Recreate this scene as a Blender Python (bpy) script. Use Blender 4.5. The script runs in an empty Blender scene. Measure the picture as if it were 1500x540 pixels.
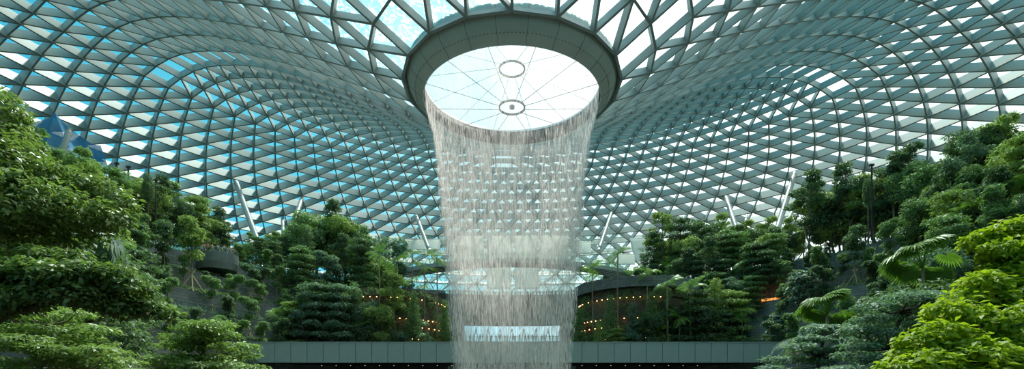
import bpy, math, random
import numpy as np
from mathutils import Vector, Matrix

sc = bpy.context.scene
C = sc.collection
R = math.radians
rnd = random.Random(7)

# ------------------------------------------------------------------ camera
F = 750.0; HZ = 570.0; AX = 60.0           # focal length in px, horizon row, distance to the waterfall axis
cam = bpy.data.cameras.new('camera'); cam_o = bpy.data.objects.new('camera', cam); C.objects.link(cam_o)
cam.sensor_width = 36; cam.lens = 18; cam.shift_y = (HZ-270)/1500.0
cam.clip_end = 2000; cam_o.location = (0, 0, 0); cam_o.rotation_euler = (R(90), 0, 0)
sc.camera = cam_o
sc.view_settings.view_transform = 'Standard'; sc.view_settings.look = 'None'
sc.view_settings.gamma = 1; sc.view_settings.use_curve_mapping = False
sc.view_settings.exposure = 0.36
sc.cycles.max_bounces = 7; sc.cycles.diffuse_bounces = 3; sc.cycles.glossy_bounces = 2
sc.cycles.transmission_bounces = 4; sc.cycles.transparent_max_bounces = 40; sc.cycles.volume_bounces = 2
sc.cycles.volume_step_rate = 4; sc.cycles.caustics_reflective = False; sc.cycles.caustics_refractive = False
sc.cycles.sample_clamp_indirect = 4

# ------------------------------------------------------------------ sky and sun
SUN_AZ, SUN_EL = 12, 60                    # azimuth to the right of the view direction
sd = Vector((math.sin(R(SUN_AZ))*math.cos(R(SUN_EL)), math.cos(R(SUN_AZ))*math.cos(R(SUN_EL)), math.sin(R(SUN_EL))))
w = bpy.data.worlds.new('sky'); sc.world = w; w.use_nodes = True
nt = w.node_tree; nt.nodes.clear()
def N(t, ty, **k):
    n = t.nodes.new(ty)
    for a, b in k.items(): setattr(n, a, b)
    return n
out = N(nt, 'ShaderNodeOutputWorld'); bg = N(nt, 'ShaderNodeBackground'); tc = N(nt, 'ShaderNodeTexCoord')
dot = N(nt, 'ShaderNodeVectorMath', operation='DOT_PRODUCT'); dot.inputs[1].default_value = Vector((0.80, 0.30, 0.30)).normalized()
nt.links.new(tc.outputs['Generated'], dot.inputs[0])
noi = N(nt, 'ShaderNodeTexNoise'); noi.inputs['Scale'].default_value = 3.2; noi.inputs['Detail'].default_value = 6
nt.links.new(tc.outputs['Generated'], noi.inputs['Vector'])
ma = N(nt, 'ShaderNodeMath', operation='MULTIPLY_ADD'); ma.inputs[1].default_value = 0.3; ma.inputs[2].default_value = -0.15
nt.links.new(noi.outputs['Fac'], ma.inputs[0])
ad = N(nt, 'ShaderNodeMath', operation='ADD'); nt.links.new(dot.outputs['Value'], ad.inputs[0]); nt.links.new(ma.outputs[0], ad.inputs[1])
cr = N(nt, 'ShaderNodeValToRGB'); e = cr.color_ramp.elements
e[0].position = 0.0; e[0].color = (0.045, 0.34, 0.50, 1)
e[1].position = 1.0; e[1].color = (1.05, 1.04, 1.04, 1)
x = e.new(0.38); x.color = (0.11, 0.47, 0.63, 1)
x = e.new(0.72); x.color = (0.48, 0.75, 0.82, 1)
mr = N(nt, 'ShaderNodeMapRange'); mr.inputs[1].default_value = -0.2; mr.inputs[2].default_value = 0.66
nt.links.new(ad.outputs[0], mr.inputs[0]); nt.links.new(mr.outputs[0], cr.inputs[0])
nt.links.new(cr.outputs[0], bg.inputs[0]); bg.inputs[1].default_value = 1.3
nt.links.new(bg.outputs[0], out.inputs[0])
sun = bpy.data.lights.new('sun', 'SUN'); sun.energy = 6.5; sun.angle = R(9.0); sun.color = (1, 0.95, 0.86)
sun_o = bpy.data.objects.new('sun', sun); C.objects.link(sun_o)
sun_o.rotation_euler = (-sd).to_track_quat('-Z', 'Y').to_euler(); sun_o.location = (60, 40, 90)

# ------------------------------------------------------------------ helpers
def tag(o, label=None, cat=None, group=None, kind=None):
    if label: o['label'] = label
    if cat: o['category'] = cat
    if group: o['group'] = group
    if kind: o['kind'] = kind
    return o
def empty(name, loc=(0, 0, 0), rz=0, label=None, cat=None, group=None, kind=None):
    o = bpy.data.objects.new(name, None); C.objects.link(o); o.location = loc; o.rotation_euler = (0, 0, rz)
    o.empty_display_size = 0.2
    return tag(o, label, cat, group, kind)
class MB:
    def __init__(s): s.v = []; s.f = []; s.m = []
    def add(s, vs, fs, mi=0):
        b = len(s.v); s.v.extend([tuple(p) for p in vs]); s.f.extend([tuple(b+i for i in f) for f in fs]); s.m.extend([mi]*len(fs))
        return s
    def box(s, x0, x1, y0, y1, z0, z1, mi=0):
        return s.add([(x0,y0,z0),(x1,y0,z0),(x1,y1,z0),(x0,y1,z0),(x0,y0,z1),(x1,y0,z1),(x1,y1,z1),(x0,y1,z1)],
              [(3,2,1,0),(4,5,6,7),(0,1,5,4),(1,2,6,5),(2,3,7,6),(3,0,4,7)], mi)
    def beam(s, p, q, n, w, d0, d1, mi=0, mb=None):      # box along p->q; d0..d1 along n
        p = Vector(p); q = Vector(q); n = Vector(n); t = (q-p)
        if t.length < 1e-6: return s
        sv = t.cross(n).normalized()*(w/2); n = n.normalized()
        vs = [p+n*d0-sv, p+n*d0+sv, q+n*d0+sv, q+n*d0-sv, p+n*d1-sv, p+n*d1+sv, q+n*d1+sv, q+n*d1-sv]
        s.add(vs, [(3,2,1,0),(4,5,6,7),(0,1,5,4),(1,2,6,5),(2,3,7,6),(3,0,4,7)], mi)
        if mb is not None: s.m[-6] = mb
        return s
    def tube(s, pts, rad, seg=6, caps=True, mi=0):
        pts = [Vector(p) for p in pts]
        if not hasattr(rad, '__len__'): rad = [rad]*len(pts)
        b = len(s.v); n = len(pts); ref = Vector((0.31, 0.2, 0.93))
        for i, p in enumerate(pts):
            t = (pts[min(i+1, n-1)]-pts[max(i-1, 0)])
            if t.length < 1e-9: t = Vector((0, 0, 1))
            t.normalize()
            u = t.cross(ref if abs(t.dot(ref)) < 0.95 else Vector((1, 0, 0))).normalized(); v = t.cross(u)
            for k in range(seg):
                a = 2*math.pi*k/seg; s.v.append(tuple(p+(u*math.cos(a)+v*math.sin(a))*rad[i]))
        for i in range(n-1):
            for k in range(seg):
                k2 = (k+1) % seg
                s.f.append((b+i*seg+k, b+i*seg+k2, b+(i+1)*seg+k2, b+(i+1)*seg+k)); s.m.append(mi)
        if caps:
            s.f.append(tuple(b+k for k in range(seg))[::-1]); s.f.append(tuple(b+(n-1)*seg+k for k in range(seg))); s.m += [mi, mi]
        return s
    def lathe(s, prof, seg=64, c=(0, 0), a0=0, a1=2*math.pi, closed=False, mi=0):   # prof: list of (r, z)
        full = abs(a1-a0-2*math.pi) < 1e-6; na = seg if full else seg+1; b = len(s.v); m = len(prof)
        for i in range(na):
            a = a0+(a1-a0)*i/seg
            for r, z in prof: s.v.append((c[0]+r*math.sin(a), c[1]+r*math.cos(a), z))
        for i in range(seg):
            i2 = (i+1) % na
            for j in range(m if closed else m-1):
                j2 = (j+1) % m
                s.f.append((b+i*m+j, b+i2*m+j, b+i2*m+j2, b+i*m+j2)); s.m.append(mi)
        if closed and not full:
            s.f.append(tuple(b+j for j in range(m))); s.m.append(mi)
            s.f.append(tuple(b+(na-1)*m+j for j in range(m))[::-1]); s.m.append(mi)
        return s
    def build(s, name, mats, parent=None, smooth=False, loc=None):
        me = bpy.data.meshes.new(name); me.from_pydata(s.v, [], s.f)
        if not isinstance(mats, (list, tuple)): mats = [mats]
        for m_ in mats: me.materials.append(m_)
        if len(mats) > 1: me.polygons.foreach_set('material_index', s.m)
        if smooth: me.polygons.foreach_set('use_smooth', [True]*len(me.polygons))
        me.update()
        o = bpy.data.objects.new(name, me); C.objects.link(o)
        if parent: o.parent = parent
        if loc: o.location = loc
        return o
def quads(name, V, mat, parent=None, tri=False):       # V: (n, 4, 3) numpy array of quads (or (n,3,3))
    k = 3 if tri else 4; n = len(V); me = bpy.data.meshes.new(name)
    me.vertices.add(n*k); me.vertices.foreach_set('co', V.reshape(-1).astype(np.float32))
    me.loops.add(n*k); me.loops.foreach_set('vertex_index', np.arange(n*k, dtype=np.int32))
    me.polygons.add(n); me.polygons.foreach_set('loop_start', np.arange(0, n*k, k, dtype=np.int32))
    me.polygons.foreach_set('loop_total', np.full(n, k, dtype=np.int32))
    me.materials.append(mat); me.update(calc_edges=True); me.validate()
    o = bpy.data.objects.new(name, me); C.objects.link(o)
    if parent: o.parent = parent
    return o
def copy_tree(o, parent=None):
    c = o.copy(); C.objects.link(c); c.parent = parent
    for ch in list(o.children): copy_tree(ch, c)
    return c
def pix(px, py, d): return Vector(((px-750)/F*d, d, (HZ-py)/F*d))
def pol(r, a, z=0): a = R(a); return Vector((r*math.sin(a), AX+r*math.cos(a), z))   # a: degrees right of straight ahead, about the waterfall axis
ORD = ['first','second','third','fourth','fifth','sixth','seventh','eighth','ninth','tenth','eleventh','twelfth','thirteenth','fourteenth','fifteenth',
 'sixteenth','seventeenth','eighteenth','nineteenth','twentieth','twenty-first','twenty-second','twenty-third','twenty-fourth','twenty-fifth','twenty-sixth',
 'twenty-seventh','twenty-eighth','twenty-ninth','thirtieth','thirty-first','thirty-second','thirty-third','thirty-fourth','thirty-fifth','thirty-sixth',
 'thirty-seventh','thirty-eighth','thirty-ninth','fortieth','forty-first','forty-second','forty-third','forty-fourth','forty-fifth','forty-sixth','forty-seventh','forty-eighth']

# ------------------------------------------------------------------ materials
def mat(name, col, rough=0.6, metal=0.0, spec=0.4, noise=None, bump=None, emit=None, alpha=None):
    m = bpy.data.materials.new(name); m.use_nodes = True; t = m.node_tree; b = t.nodes['Principled BSDF']
    b.inputs['Base Color'].default_value = (*col, 1); b.inputs['Roughness'].default_value = rough
    b.inputs['Metallic'].default_value = metal; b.inputs['Specular IOR Level'].default_value = spec
    if noise:
        sc_, amt = noise; n = N(t, 'ShaderNodeTexNoise'); n.inputs['Scale'].default_value = sc_; n.inputs['Detail'].default_value = 5
        g = N(t, 'ShaderNodeTexCoord'); t.links.new(g.outputs['Object'], n.inputs['Vector'])
        r_ = N(t, 'ShaderNodeValToRGB'); e = r_.color_ramp.elements
        e[0].position = .3; e[1].position = .7
        e[0].color = (*[max(0, c*(1-amt)) for c in col], 1); e[1].color = (*[min(1, c*(1+amt)) for c in col], 1)
        t.links.new(n.outputs['Fac'], r_.inputs[0]); t.links.new(r_.outputs[0], b.inputs['Base Color'])
        if bump:
            bp = N(t, 'ShaderNodeBump'); bp.inputs['Strength'].default_value = bump; t.links.new(n.outputs['Fac'], bp.inputs['Height'])
            t.links.new(bp.outputs[0], b.inputs['Normal'])
    if emit: b.inputs['Emission Color'].default_value = (*emit[0], 1); b.inputs['Emission Strength'].default_value = emit[1]
    return m
M = {}
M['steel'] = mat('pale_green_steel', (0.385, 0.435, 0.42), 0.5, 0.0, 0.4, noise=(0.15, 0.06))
M['underside_shade'] = mat('steel_painted_shade', (0.13, 0.17, 0.16), 0.5)  # darker copy of the steel; shade under the beams put into the colour
M['column'] = mat('grey_steel_column', (0.28, 0.32, 0.31), 0.4, 0.0, 0.5)
M['collar'] = mat('grey_green_cladding', (0.60, 0.66, 0.60), 0.5, 0.0, 0.4, noise=(0.6, 0.05))
M['joint'] = mat('dark_joint', (0.05, 0.06, 0.055), 0.7)
M['viaduct'] = mat('viaduct_panel', (0.44, 0.53, 0.49), 0.4, 0.0, 0.5, noise=(0.5, 0.05))
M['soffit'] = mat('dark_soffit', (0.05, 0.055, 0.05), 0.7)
M['white_steel'] = mat('white_steel', (0.75, 0.78, 0.76), 0.4)
M['fabric'] = mat('white_screen_fabric', (0.90, 0.92, 0.88), 0.8)
_t = M['fabric'].node_tree; _tl = N(_t, 'ShaderNodeBsdfTranslucent'); _tl.inputs[0].default_value = (.95, .95, .92, 1); _m = N(_t, 'ShaderNodeMixShader'); _m.inputs[0].default_value = .55
_t.links.new(_t.nodes['Principled BSDF'].outputs[0], _m.inputs[1]); _t.links.new(_tl.outputs[0], _m.inputs[2]); _t.links.new(_m.outputs[0], _t.nodes['Material Output'].inputs['Surface'])
M['concrete'] = mat('grey_concrete', (0.17, 0.20, 0.19), 0.8, noise=(0.8, 0.2))
M['lamp'] = mat('warm_lamp', (1, .6, .25), emit=((1.0, 0.55, 0.2), 8))
M['dim_lamp'] = mat('dim_downlight', (1,.9,.7), emit=((1, .85, .6), 1.5))
M['bark'] = mat('bark', (0.14, 0.11, 0.08), 0.9, noise=(3, 0.35), bump=0.4)
M['pale_bark'] = mat('pale_bark', (0.28, 0.24, 0.17), 0.9, noise=(3, 0.3), bump=0.4)
M['bamboo'] = mat('bamboo_stake', (0.50, 0.42, 0.24), 0.7)
M['soil'] = mat('dark_soil', (0.035, 0.032, 0.025), 0.95, noise=(1.5, 0.4))
M['black'] = mat('black_metal', (0.03, 0.03, 0.035), 0.5)
M['rail'] = mat('rail_metal', (0.45, 0.5, 0.48), 0.35, 0.6)

def stone_mat(name, c1, c2, bw=1.2, bh=0.45):
    m = bpy.data.materials.new(name); m.use_nodes = True; t = m.node_tree; b = t.nodes['Principled BSDF']; b.inputs['Roughness'].default_value = .85
    g = N(t, 'ShaderNodeTexCoord'); sx = N(t, 'ShaderNodeSeparateXYZ'); t.links.new(g.outputs['Object'], sx.inputs[0])
    y_ = N(t, 'ShaderNodeMath', operation='SUBTRACT'); y_.inputs[1].default_value = AX; t.links.new(sx.outputs[1], y_.inputs[0])
    an = N(t, 'ShaderNodeMath', operation='ARCTAN2'); t.links.new(sx.outputs[0], an.inputs[0]); t.links.new(y_.outputs[0], an.inputs[1])
    mu = N(t, 'ShaderNodeMath', operation='MULTIPLY'); mu.inputs[1].default_value = 52; t.links.new(an.outputs[0], mu.inputs[0])
    cx = N(t, 'ShaderNodeCombineXYZ'); t.links.new(mu.outputs[0], cx.inputs[0]); t.links.new(sx.outputs[2], cx.inputs[1])
    br = N(t, 'ShaderNodeTexBrick'); br.inputs['Scale'].default_value = 1.0; br.inputs['Brick Width'].default_value = bw; br.inputs['Row Height'].default_value = bh
    br.inputs['Mortar Size'].default_value = .015; br.inputs['Color1'].default_value = (*c1, 1); br.inputs['Color2'].default_value = (*c2, 1); br.inputs['Mortar'].default_value = (.02, .025, .025, 1)
    t.links.new(cx.outputs[0], br.inputs['Vector'])
    n = N(t, 'ShaderNodeTexNoise'); n.inputs['Scale'].default_value = .35; n.inputs['Detail'].default_value = 5; t.links.new(g.outputs['Object'], n.inputs['Vector'])
    mx = N(t, 'ShaderNodeMix', data_type='RGBA', blend_type='MULTIPLY'); mx.inputs[0].default_value = .6
    t.links.new(br.outputs['Color'], mx.inputs[6]); t.links.new(n.outputs['Fac'], mx.inputs[7]); t.links.new(mx.outputs[2], b.inputs['Base Color'])
    return m
M['stone'] = stone_mat('terrace_stone', (0.26, 0.30, 0.29), (0.40, 0.44, 0.425))
M['tan_stone'] = stone_mat('tan_stone', (0.20, 0.16, 0.11), (0.28, 0.22, 0.15))
M['dark_stone'] = stone_mat('dark_stone', (0.10, 0.125, 0.115), (0.15, 0.175, 0.165), 2.4, 1.2)

def leaf_mat(name, c1, c2, trans=0.42, gloss=0.5):
    m = bpy.data.materials.new(name); m.use_nodes = True; t = m.node_tree; b = t.nodes['Principled BSDF']; o = t.nodes['Material Output']
    g = N(t, 'ShaderNodeNewGeometry'); oi = N(t, 'ShaderNodeObjectInfo'); r_ = N(t, 'ShaderNodeMix', data_type='RGBA')
    a = N(t, 'ShaderNodeMath', operation='MULTIPLY_ADD'); a.inputs[1].default_value = .75; t.links.new(g.outputs['Random Per Island'], a.inputs[0])
    c = N(t, 'ShaderNodeMath', operation='MULTIPLY'); c.inputs[1].default_value = .25; t.links.new(oi.outputs['Random'], c.inputs[0]); t.links.new(c.outputs[0], a.inputs[2])
    r_.inputs[6].default_value = (*c1, 1); r_.inputs[7].default_value = (*c2, 1); t.links.new(a.outputs[0], r_.inputs[0])
    t.links.new(r_.outputs[2], b.inputs['Base Color']); b.inputs['Roughness'].default_value = gloss; b.inputs['Specular IOR Level'].default_value = .35
    tr = N(t, 'ShaderNodeBsdfTranslucent'); hs = N(t, 'ShaderNodeMix', data_type='RGBA', blend_type='MULTIPLY'); hs.inputs[0].default_value = 1; hs.inputs[7].default_value = (1.0, 1.15, .5, 1)
    t.links.new(r_.outputs[2], hs.inputs[6]); t.links.new(hs.outputs[2], tr.inputs[0])
    mx = N(t, 'ShaderNodeMixShader'); mx.inputs[0].default_value = trans
    t.links.new(b.outputs[0], mx.inputs[1]); t.links.new(tr.outputs[0], mx.inputs[2]); t.links.new(mx.outputs[0], o.inputs['Surface'])
    return m
M['leaf_dark'] = leaf_mat('leaf_dark', (0.095, 0.164, 0.095), (0.197, 0.307, 0.171))
M['leaf_mid'] = leaf_mat('leaf_mid', (0.164, 0.283, 0.130), (0.331, 0.484, 0.229))
M['leaf_olive'] = leaf_mat('leaf_olive', (0.236, 0.355, 0.119), (0.472, 0.567, 0.213))
M['leaf_blue'] = leaf_mat('leaf_bluegreen', (0.141, 0.243, 0.191), (0.287, 0.423, 0.337))
M['leaf_pale'] = leaf_mat('leaf_pale', (0.20, 0.30, 0.24), (0.34, 0.44, 0.36), .25)
M['leaf_rust'] = leaf_mat('leaf_rust', (0.245, 0.228, 0.088), (0.490, 0.350, 0.158))
M['leaf_bright'] = leaf_mat('leaf_bright', (0.30, 0.42, 0.03), (0.62, 0.68, 0.06), .5)
M['leaf_fore'] = leaf_mat('leaf_foreground', (0.10, 0.19, 0.06), (0.36, 0.45, 0.17), .4, .36)
M['leaf_layer'] = leaf_mat('leaf_layered', (0.20, 0.31, 0.09), (0.38, 0.50, 0.19), .4, .4)
M['palm'] = leaf_mat('palm_leaf', (0.191, 0.327, 0.157), (0.384, 0.570, 0.264), .35, .4)
M['palm_bright'] = leaf_mat('palm_leaf_bright', (0.15, 0.30, 0.05), (0.30, 0.46, 0.10), .45, .35)

def glass_mat(name, tint, water):
    m = bpy.data.materials.new(name); m.use_nodes = True; t = m.node_tree; t.nodes.clear(); o = N(t, 'ShaderNodeOutputMaterial')
    tr = N(t, 'ShaderNodeBsdfTransparent'); tr.inputs[0].default_value = (*tint, 1)
    gl = N(t, 'ShaderNodeBsdfGlossy'); gl.inputs['Roughness'].default_value = .05; gl.inputs[0].default_value = (.9, 1, .97, 1)
    mx = N(t, 'ShaderNodeMixShader'); mx.inputs[0].default_value = .06; t.links.new(tr.outputs[0], mx.inputs[1]); t.links.new(gl.outputs[0], mx.inputs[2])
    last = mx
    if water:      # rain and overflow sheeting down the glass: wavy translucent film
        g = N(t, 'ShaderNodeTexCoord')
        no = N(t, 'ShaderNodeTexNoise'); no.inputs['Scale'].default_value = .9; no.inputs['Detail'].default_value = 3; t.links.new(g.outputs['Object'], no.inputs['Vector'])
        wv = N(t, 'ShaderNodeTexNoise'); wv.inputs['Scale'].default_value = 1.1; wv.inputs['Detail'].default_value = 6; wv.inputs['Distortion'].default_value = 2.2; t.links.new(g.outputs['Object'], wv.inputs['Vector'])
        cr = N(t, 'ShaderNodeValToRGB'); e = cr.color_ramp.elements; e[0].position = .47; e[0].color = (.05,)*3+(1,); e[1].position = .62; e[1].color = (.75,)*3+(1,)
        t.links.new(wv.outputs['Fac'], cr.inputs[0])
        tl = N(t, 'ShaderNodeBsdfTranslucent'); tl.inputs[0].default_value = (.9, .97, .95, 1); df = N(t, 'ShaderNodeBsdfTransparent'); df.inputs[0].default_value = (.72, .86, .86, 1)
        mm = N(t, 'ShaderNodeMixShader'); mm.inputs[0].default_value = .55; t.links.new(df.outputs[0], mm.inputs[1]); t.links.new(tl.outputs[0], mm.inputs[2])
        m2 = N(t, 'ShaderNodeMixShader'); t.links.new(cr.outputs[0], m2.inputs[0]); t.links.new(mx.outputs[0], m2.inputs[1]); t.links.new(mm.outputs[0], m2.inputs[2]); last = m2
    t.links.new(last.outputs[0], o.inputs['Surface']); return m
M['glass'] = glass_mat('roof_glass', (0.80, 0.95, 0.93), False)
M['wet_glass'] = glass_mat('wet_roof_glass', (0.84, 0.97, 0.96), True)
M['clear'] = glass_mat('clear_glass', (0.88, 0.96, 0.94), False)

def water_mat(name, lo, hi, amax, sx=9.0, sz=0.35, seed=0.0):
    m = bpy.data.materials.new(name); m.use_nodes = True; t = m.node_tree; t.nodes.clear(); o = N(t, 'ShaderNodeOutputMaterial')
    g = N(t, 'ShaderNodeTexCoord'); s = N(t, 'ShaderNodeSeparateXYZ'); t.links.new(g.outputs['Object'], s.inputs[0])
    le = N(t, 'ShaderNodeMath', operation='ARCTAN2'); t.links.new(s.outputs[0], le.inputs[0]); t.links.new(s.outputs[1], le.inputs[1])
    co = N(t, 'ShaderNodeMath', operation='COSINE'); si = N(t, 'ShaderNodeMath', operation='SINE'); t.links.new(le.outputs[0], co.inputs[0]); t.links.new(le.outputs[0], si.inputs[0])
    def sc_(src, k, add=0.0):
        q = N(t, 'ShaderNodeMath', operation='MULTIPLY_ADD'); q.inputs[1].default_value = k; q.inputs[2].default_value = add; t.links.new(src, q.inputs[0]); return q.outputs[0]
    cx = N(t, 'ShaderNodeCombineXYZ'); t.links.new(sc_(co.outputs[0], sx, seed), cx.inputs[0]); t.links.new(sc_(si.outputs[0], sx), cx.inputs[1]); t.links.new(sc_(s.outputs[2], sz), cx.inputs[2])
    n = N(t, 'ShaderNodeTexNoise'); n.inputs['Scale'].default_value = 4.0; n.inputs['Detail'].default_value = 7; n.inputs['Roughness'].default_value = .62; t.links.new(cx.outputs[0], n.inputs['Vector'])
    cx2 = N(t, 'ShaderNodeCombineXYZ'); t.links.new(sc_(co.outputs[0], 1.6, seed), cx2.inputs[0]); t.links.new(sc_(si.outputs[0], 1.6), cx2.inputs[1]); t.links.new(sc_(s.outputs[2], .10), cx2.inputs[2])
    n2 = N(t, 'ShaderNodeTexNoise'); n2.inputs['Scale'].default_value = 2.5; n2.inputs['Detail'].default_value = 4; t.links.new(cx2.outputs[0], n2.inputs['Vector'])
    av = N(t, 'ShaderNodeMath', operation='MULTIPLY_ADD'); av.inputs[1].default_value = .5; t.links.new(n2.outputs['Fac'], av.inputs[0])
    h = N(t, 'ShaderNodeMath', operation='MULTIPLY'); h.inputs[1].default_value = .75; t.links.new(n.outputs['Fac'], h.inputs[0]); t.links.new(h.outputs[0], av.inputs[2])
    mr = N(t, 'ShaderNodeMapRange'); mr.inputs[1].default_value = lo; mr.inputs[2].default_value = hi; mr.inputs[3].default_value = 0; mr.inputs[4].default_value = amax
    t.links.new(av.outputs[0], mr.inputs[0])
    tr = N(t, 'ShaderNodeBsdfTransparent'); tr.inputs[0].default_value = (1, 1, 1, 1)
    tl = N(t, 'ShaderNodeBsdfTranslucent'); tl.inputs[0].default_value = (.98, .95, .91, 1); df = N(t, 'ShaderNodeBsdfDiffuse'); df.inputs[0].default_value = (.98, .96, .92, 1)
    mm = N(t, 'ShaderNodeMixShader'); mm.inputs[0].default_value = .5; t.links.new(df.outputs[0], mm.inputs[1]); t.links.new(tl.outputs[0], mm.inputs[2])
    m2 = N(t, 'ShaderNodeMixShader'); t.links.new(mr.outputs[0], m2.inputs[0]); t.links.new(tr.outputs[0], m2.inputs[1]); t.links.new(mm.outputs[0], m2.inputs[2])
    t.links.new(m2.outputs[0], o.inputs['Surface']); return m

# ------------------------------------------------------------------ the glass roof
PROF = [(12.2,35.7),(20,40),(30,45.3),(40,50.2),(50,54.6),(60,57.9),(68,59.3),(76,58.9),(84,57.0),(91,54.0),(98,50.0),(104,45.8),(110,40.5),(114,34),(116,22)]
def resample(P, step):
    fine = []
    for i in range(len(P)-1):
        p0 = P[max(i-1, 0)]; p1 = P[i]; p2 = P[i+1]; p3 = P[min(i+2, len(P)-1)]
        for k in range(24):
            t = k/24; fine.append(tuple(.5*((2*p1[j])+(-p0[j]+p2[j])*t+(2*p0[j]-5*p1[j]+4*p2[j]-p3[j])*t*t+(-p0[j]+3*p1[j]-3*p2[j]+p3[j])*t**3) for j in (0, 1)))
    fine.append(P[-1]); return fine
FINE = resample(PROF, 0)
def seg_by(step_fn, start, stopfn):
    acc = 0; out = [start]; last = start
    started = False
    for a in FINE:
        if not started:
            if math.dist(a, start) < .6 or a[0] > start[0]+.01: started = True; last = a
            continue
        acc += math.dist(a, last); last = a
        if acc >= step_fn(len(out)): out.append(a); acc = 0
        if stopfn(a, out): break
    return out
K0, K1 = 3, 19
inner = seg_by(lambda n: 4.10, PROF[0], lambda a, o: len(o) > K1-K0)
outer = seg_by(lambda n: 3.6, inner[-1], lambda a, o: a[1] <= 22.01)
def nrm(r, z):                                  # outward-up normal of the roof profile in (r, z)
    j = min(range(len(FINE)), key=lambda q: (FINE[q][0]-r)**2+(FINE[q][1]-z)**2)
    a = FINE[max(j-1, 0)]; b = FINE[min(j+1, len(FINE)-1)]; tx, tz = b[0]-a[0], b[1]-a[1]; l = math.hypot(tx, tz)
    return (-tz/l, tx/l)
ceiling = empty('ceiling', (0, AX, 0), kind='structure', label='vast glass dome roof of triangular steel lattice around a central round opening')
def P3(r, z, a): return Vector((r*math.sin(a), r*math.cos(a), z))
def N3(n, a): return Vector((n[0]*math.sin(a), n[0]*math.cos(a), n[1]))
WB, D0 = 0.27, -1.0
def depth(k): return -.85-.45*min(1, max(0, (k-12)/7))-1.35*min(1, max(0, (k-19)/6))
def ring_mesh(nodes, nr, D0):
    m = MB()
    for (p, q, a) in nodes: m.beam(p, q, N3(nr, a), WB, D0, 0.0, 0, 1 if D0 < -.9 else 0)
    m.build('ring_beam', [M['steel'], M['underside_shade']], ceiling)
glass_in, glass_out = MB(), MB()
glassn = []
for k in range(K0, K1+1):
    r, z = inner[k-K0]; n = nrm(r, z); cnt = 6*k
    az = [2*math.pi*j/cnt for j in range(cnt)]
    ring_mesh([(P3(r, z, az[j]), P3(r, z, az[(j+1) % cnt] + (2*math.pi if j == cnt-1 else 0)), az[j]+math.pi/cnt) for j in range(cnt)], n, depth(k))
    if k < K1:
        r2, z2 = inner[k-K0+1]; c2 = 6*(k+1); m = MB(); n2 = nrm(r2, z2); nn = ((n[0]+n2[0])/2, (n[1]+n2[1])/2); g = glass_in if r < 33 else glass_out
        for s in range(6):
            for q in range(k):
                a = 2*math.pi*(s*k+q)/cnt; a_n = 2*math.pi*(s*k+q+1)/cnt; b0 = 2*math.pi*(s*(k+1)+q)/c2; b1 = 2*math.pi*(s*(k+1)+q+1)/c2
                A = P3(r, z, a); An = P3(r, z, a_n); B0 = P3(r2, z2, b0); B1 = P3(r2, z2, b1); nv = N3(nn, a)
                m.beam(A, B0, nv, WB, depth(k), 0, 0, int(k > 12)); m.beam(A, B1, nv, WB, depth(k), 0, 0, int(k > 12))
                up = nv*.06
                g.add([A+up, B0+up, B1+up], [(0, 1, 2)]); g.add([A+up, B1+up, An+up], [(0, 1, 2)])
                if q == k-1:
                    b2 = 2*math.pi*(s*(k+1)+k+1)/c2; B2 = P3(r2, z2, b2); g.add([An+up, B1+up, B2+up], [(0, 1, 2)])
        m.build('lattice_beams', [M['steel'], M['underside_shade']], ceiling)
cc = 2*math.pi/(6*K1)
def fdrift(a): return min(1, max(0, (math.degrees(a)+90)/180))
cur = {j: j*cc for j in range(-3*K1, 3*K1)}
for i in range(len(outer)):
    r, z = outer[i]; n = nrm(r, z); keys = sorted(cur)
    if i > 0:
        nodes = []
        for j in keys:
            a = cur[j]; b = cur[j+1] if j+1 in cur else cur[keys[0]]+2*math.pi
            nodes.append((P3(r, z, a), P3(r, z, b), (a+b)/2))
        ring_mesh(nodes, n, depth(K1+i))
    if i < len(outer)-1:
        r2, z2 = outer[i+1]; n2 = nrm(r2, z2); nn = ((n[0]+n2[0])/2, (n[1]+n2[1])/2)
        nxt = {j: a+cc*fdrift(a) for j, a in cur.items()}; nxt = {j: a for j, a in nxt.items() if a < math.pi}
        m = MB(); last = max(nxt)
        for j in keys:
            nv = N3(nn, cur[j]); up = nv*.06
            A = P3(r, z, cur[j])
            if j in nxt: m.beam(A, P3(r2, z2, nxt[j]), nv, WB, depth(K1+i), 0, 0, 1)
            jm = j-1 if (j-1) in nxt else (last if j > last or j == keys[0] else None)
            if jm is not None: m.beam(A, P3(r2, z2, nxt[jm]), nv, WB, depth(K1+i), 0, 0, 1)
            if j in nxt and j+1 in cur:
                B = P3(r2, z2, nxt[j]); An = P3(r, z, cur[j+1]); glass_out.add([A+up, B+up, An+up], [(0, 1, 2)])
                if j+1 in nxt: glass_out.add([An+up, B+up, P3(r2, z2, nxt[j+1])+up], [(0, 1, 2)])
        if z > 30 or True: m.build('lattice_beams', [M['steel'], M['underside_shade']], ceiling)
        cur = nxt
glass_in.build('wet_glass_panes', M['wet_glass'], ceiling)
glass_out.build('glass_panes', M['glass'], ceiling)
def roof_hit(px, py):
    d = Vector(((px-750)/F, 1, (HZ-py)/F)); best = None; prev = None
    for s in range(200, 1700):
        t = s*.1; p = d*t; r = math.hypot(p.x, p.y-AX)
        if r < 12.5: prev = None; continue
        # roof height at r on the upper branch / wall on the lower branch
        zs = None
        for a, b in zip(FINE, FINE[1:]):
            if a[1] >= 57 or b[0] > a[0]:
                if min(a[0], b[0]) <= r <= max(a[0], b[0]): zs = a[1]; break
        inside = (zs is not None and p.z < zs-.9)
        if prev and not inside: return p
        prev = inside
    return d*100

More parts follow.
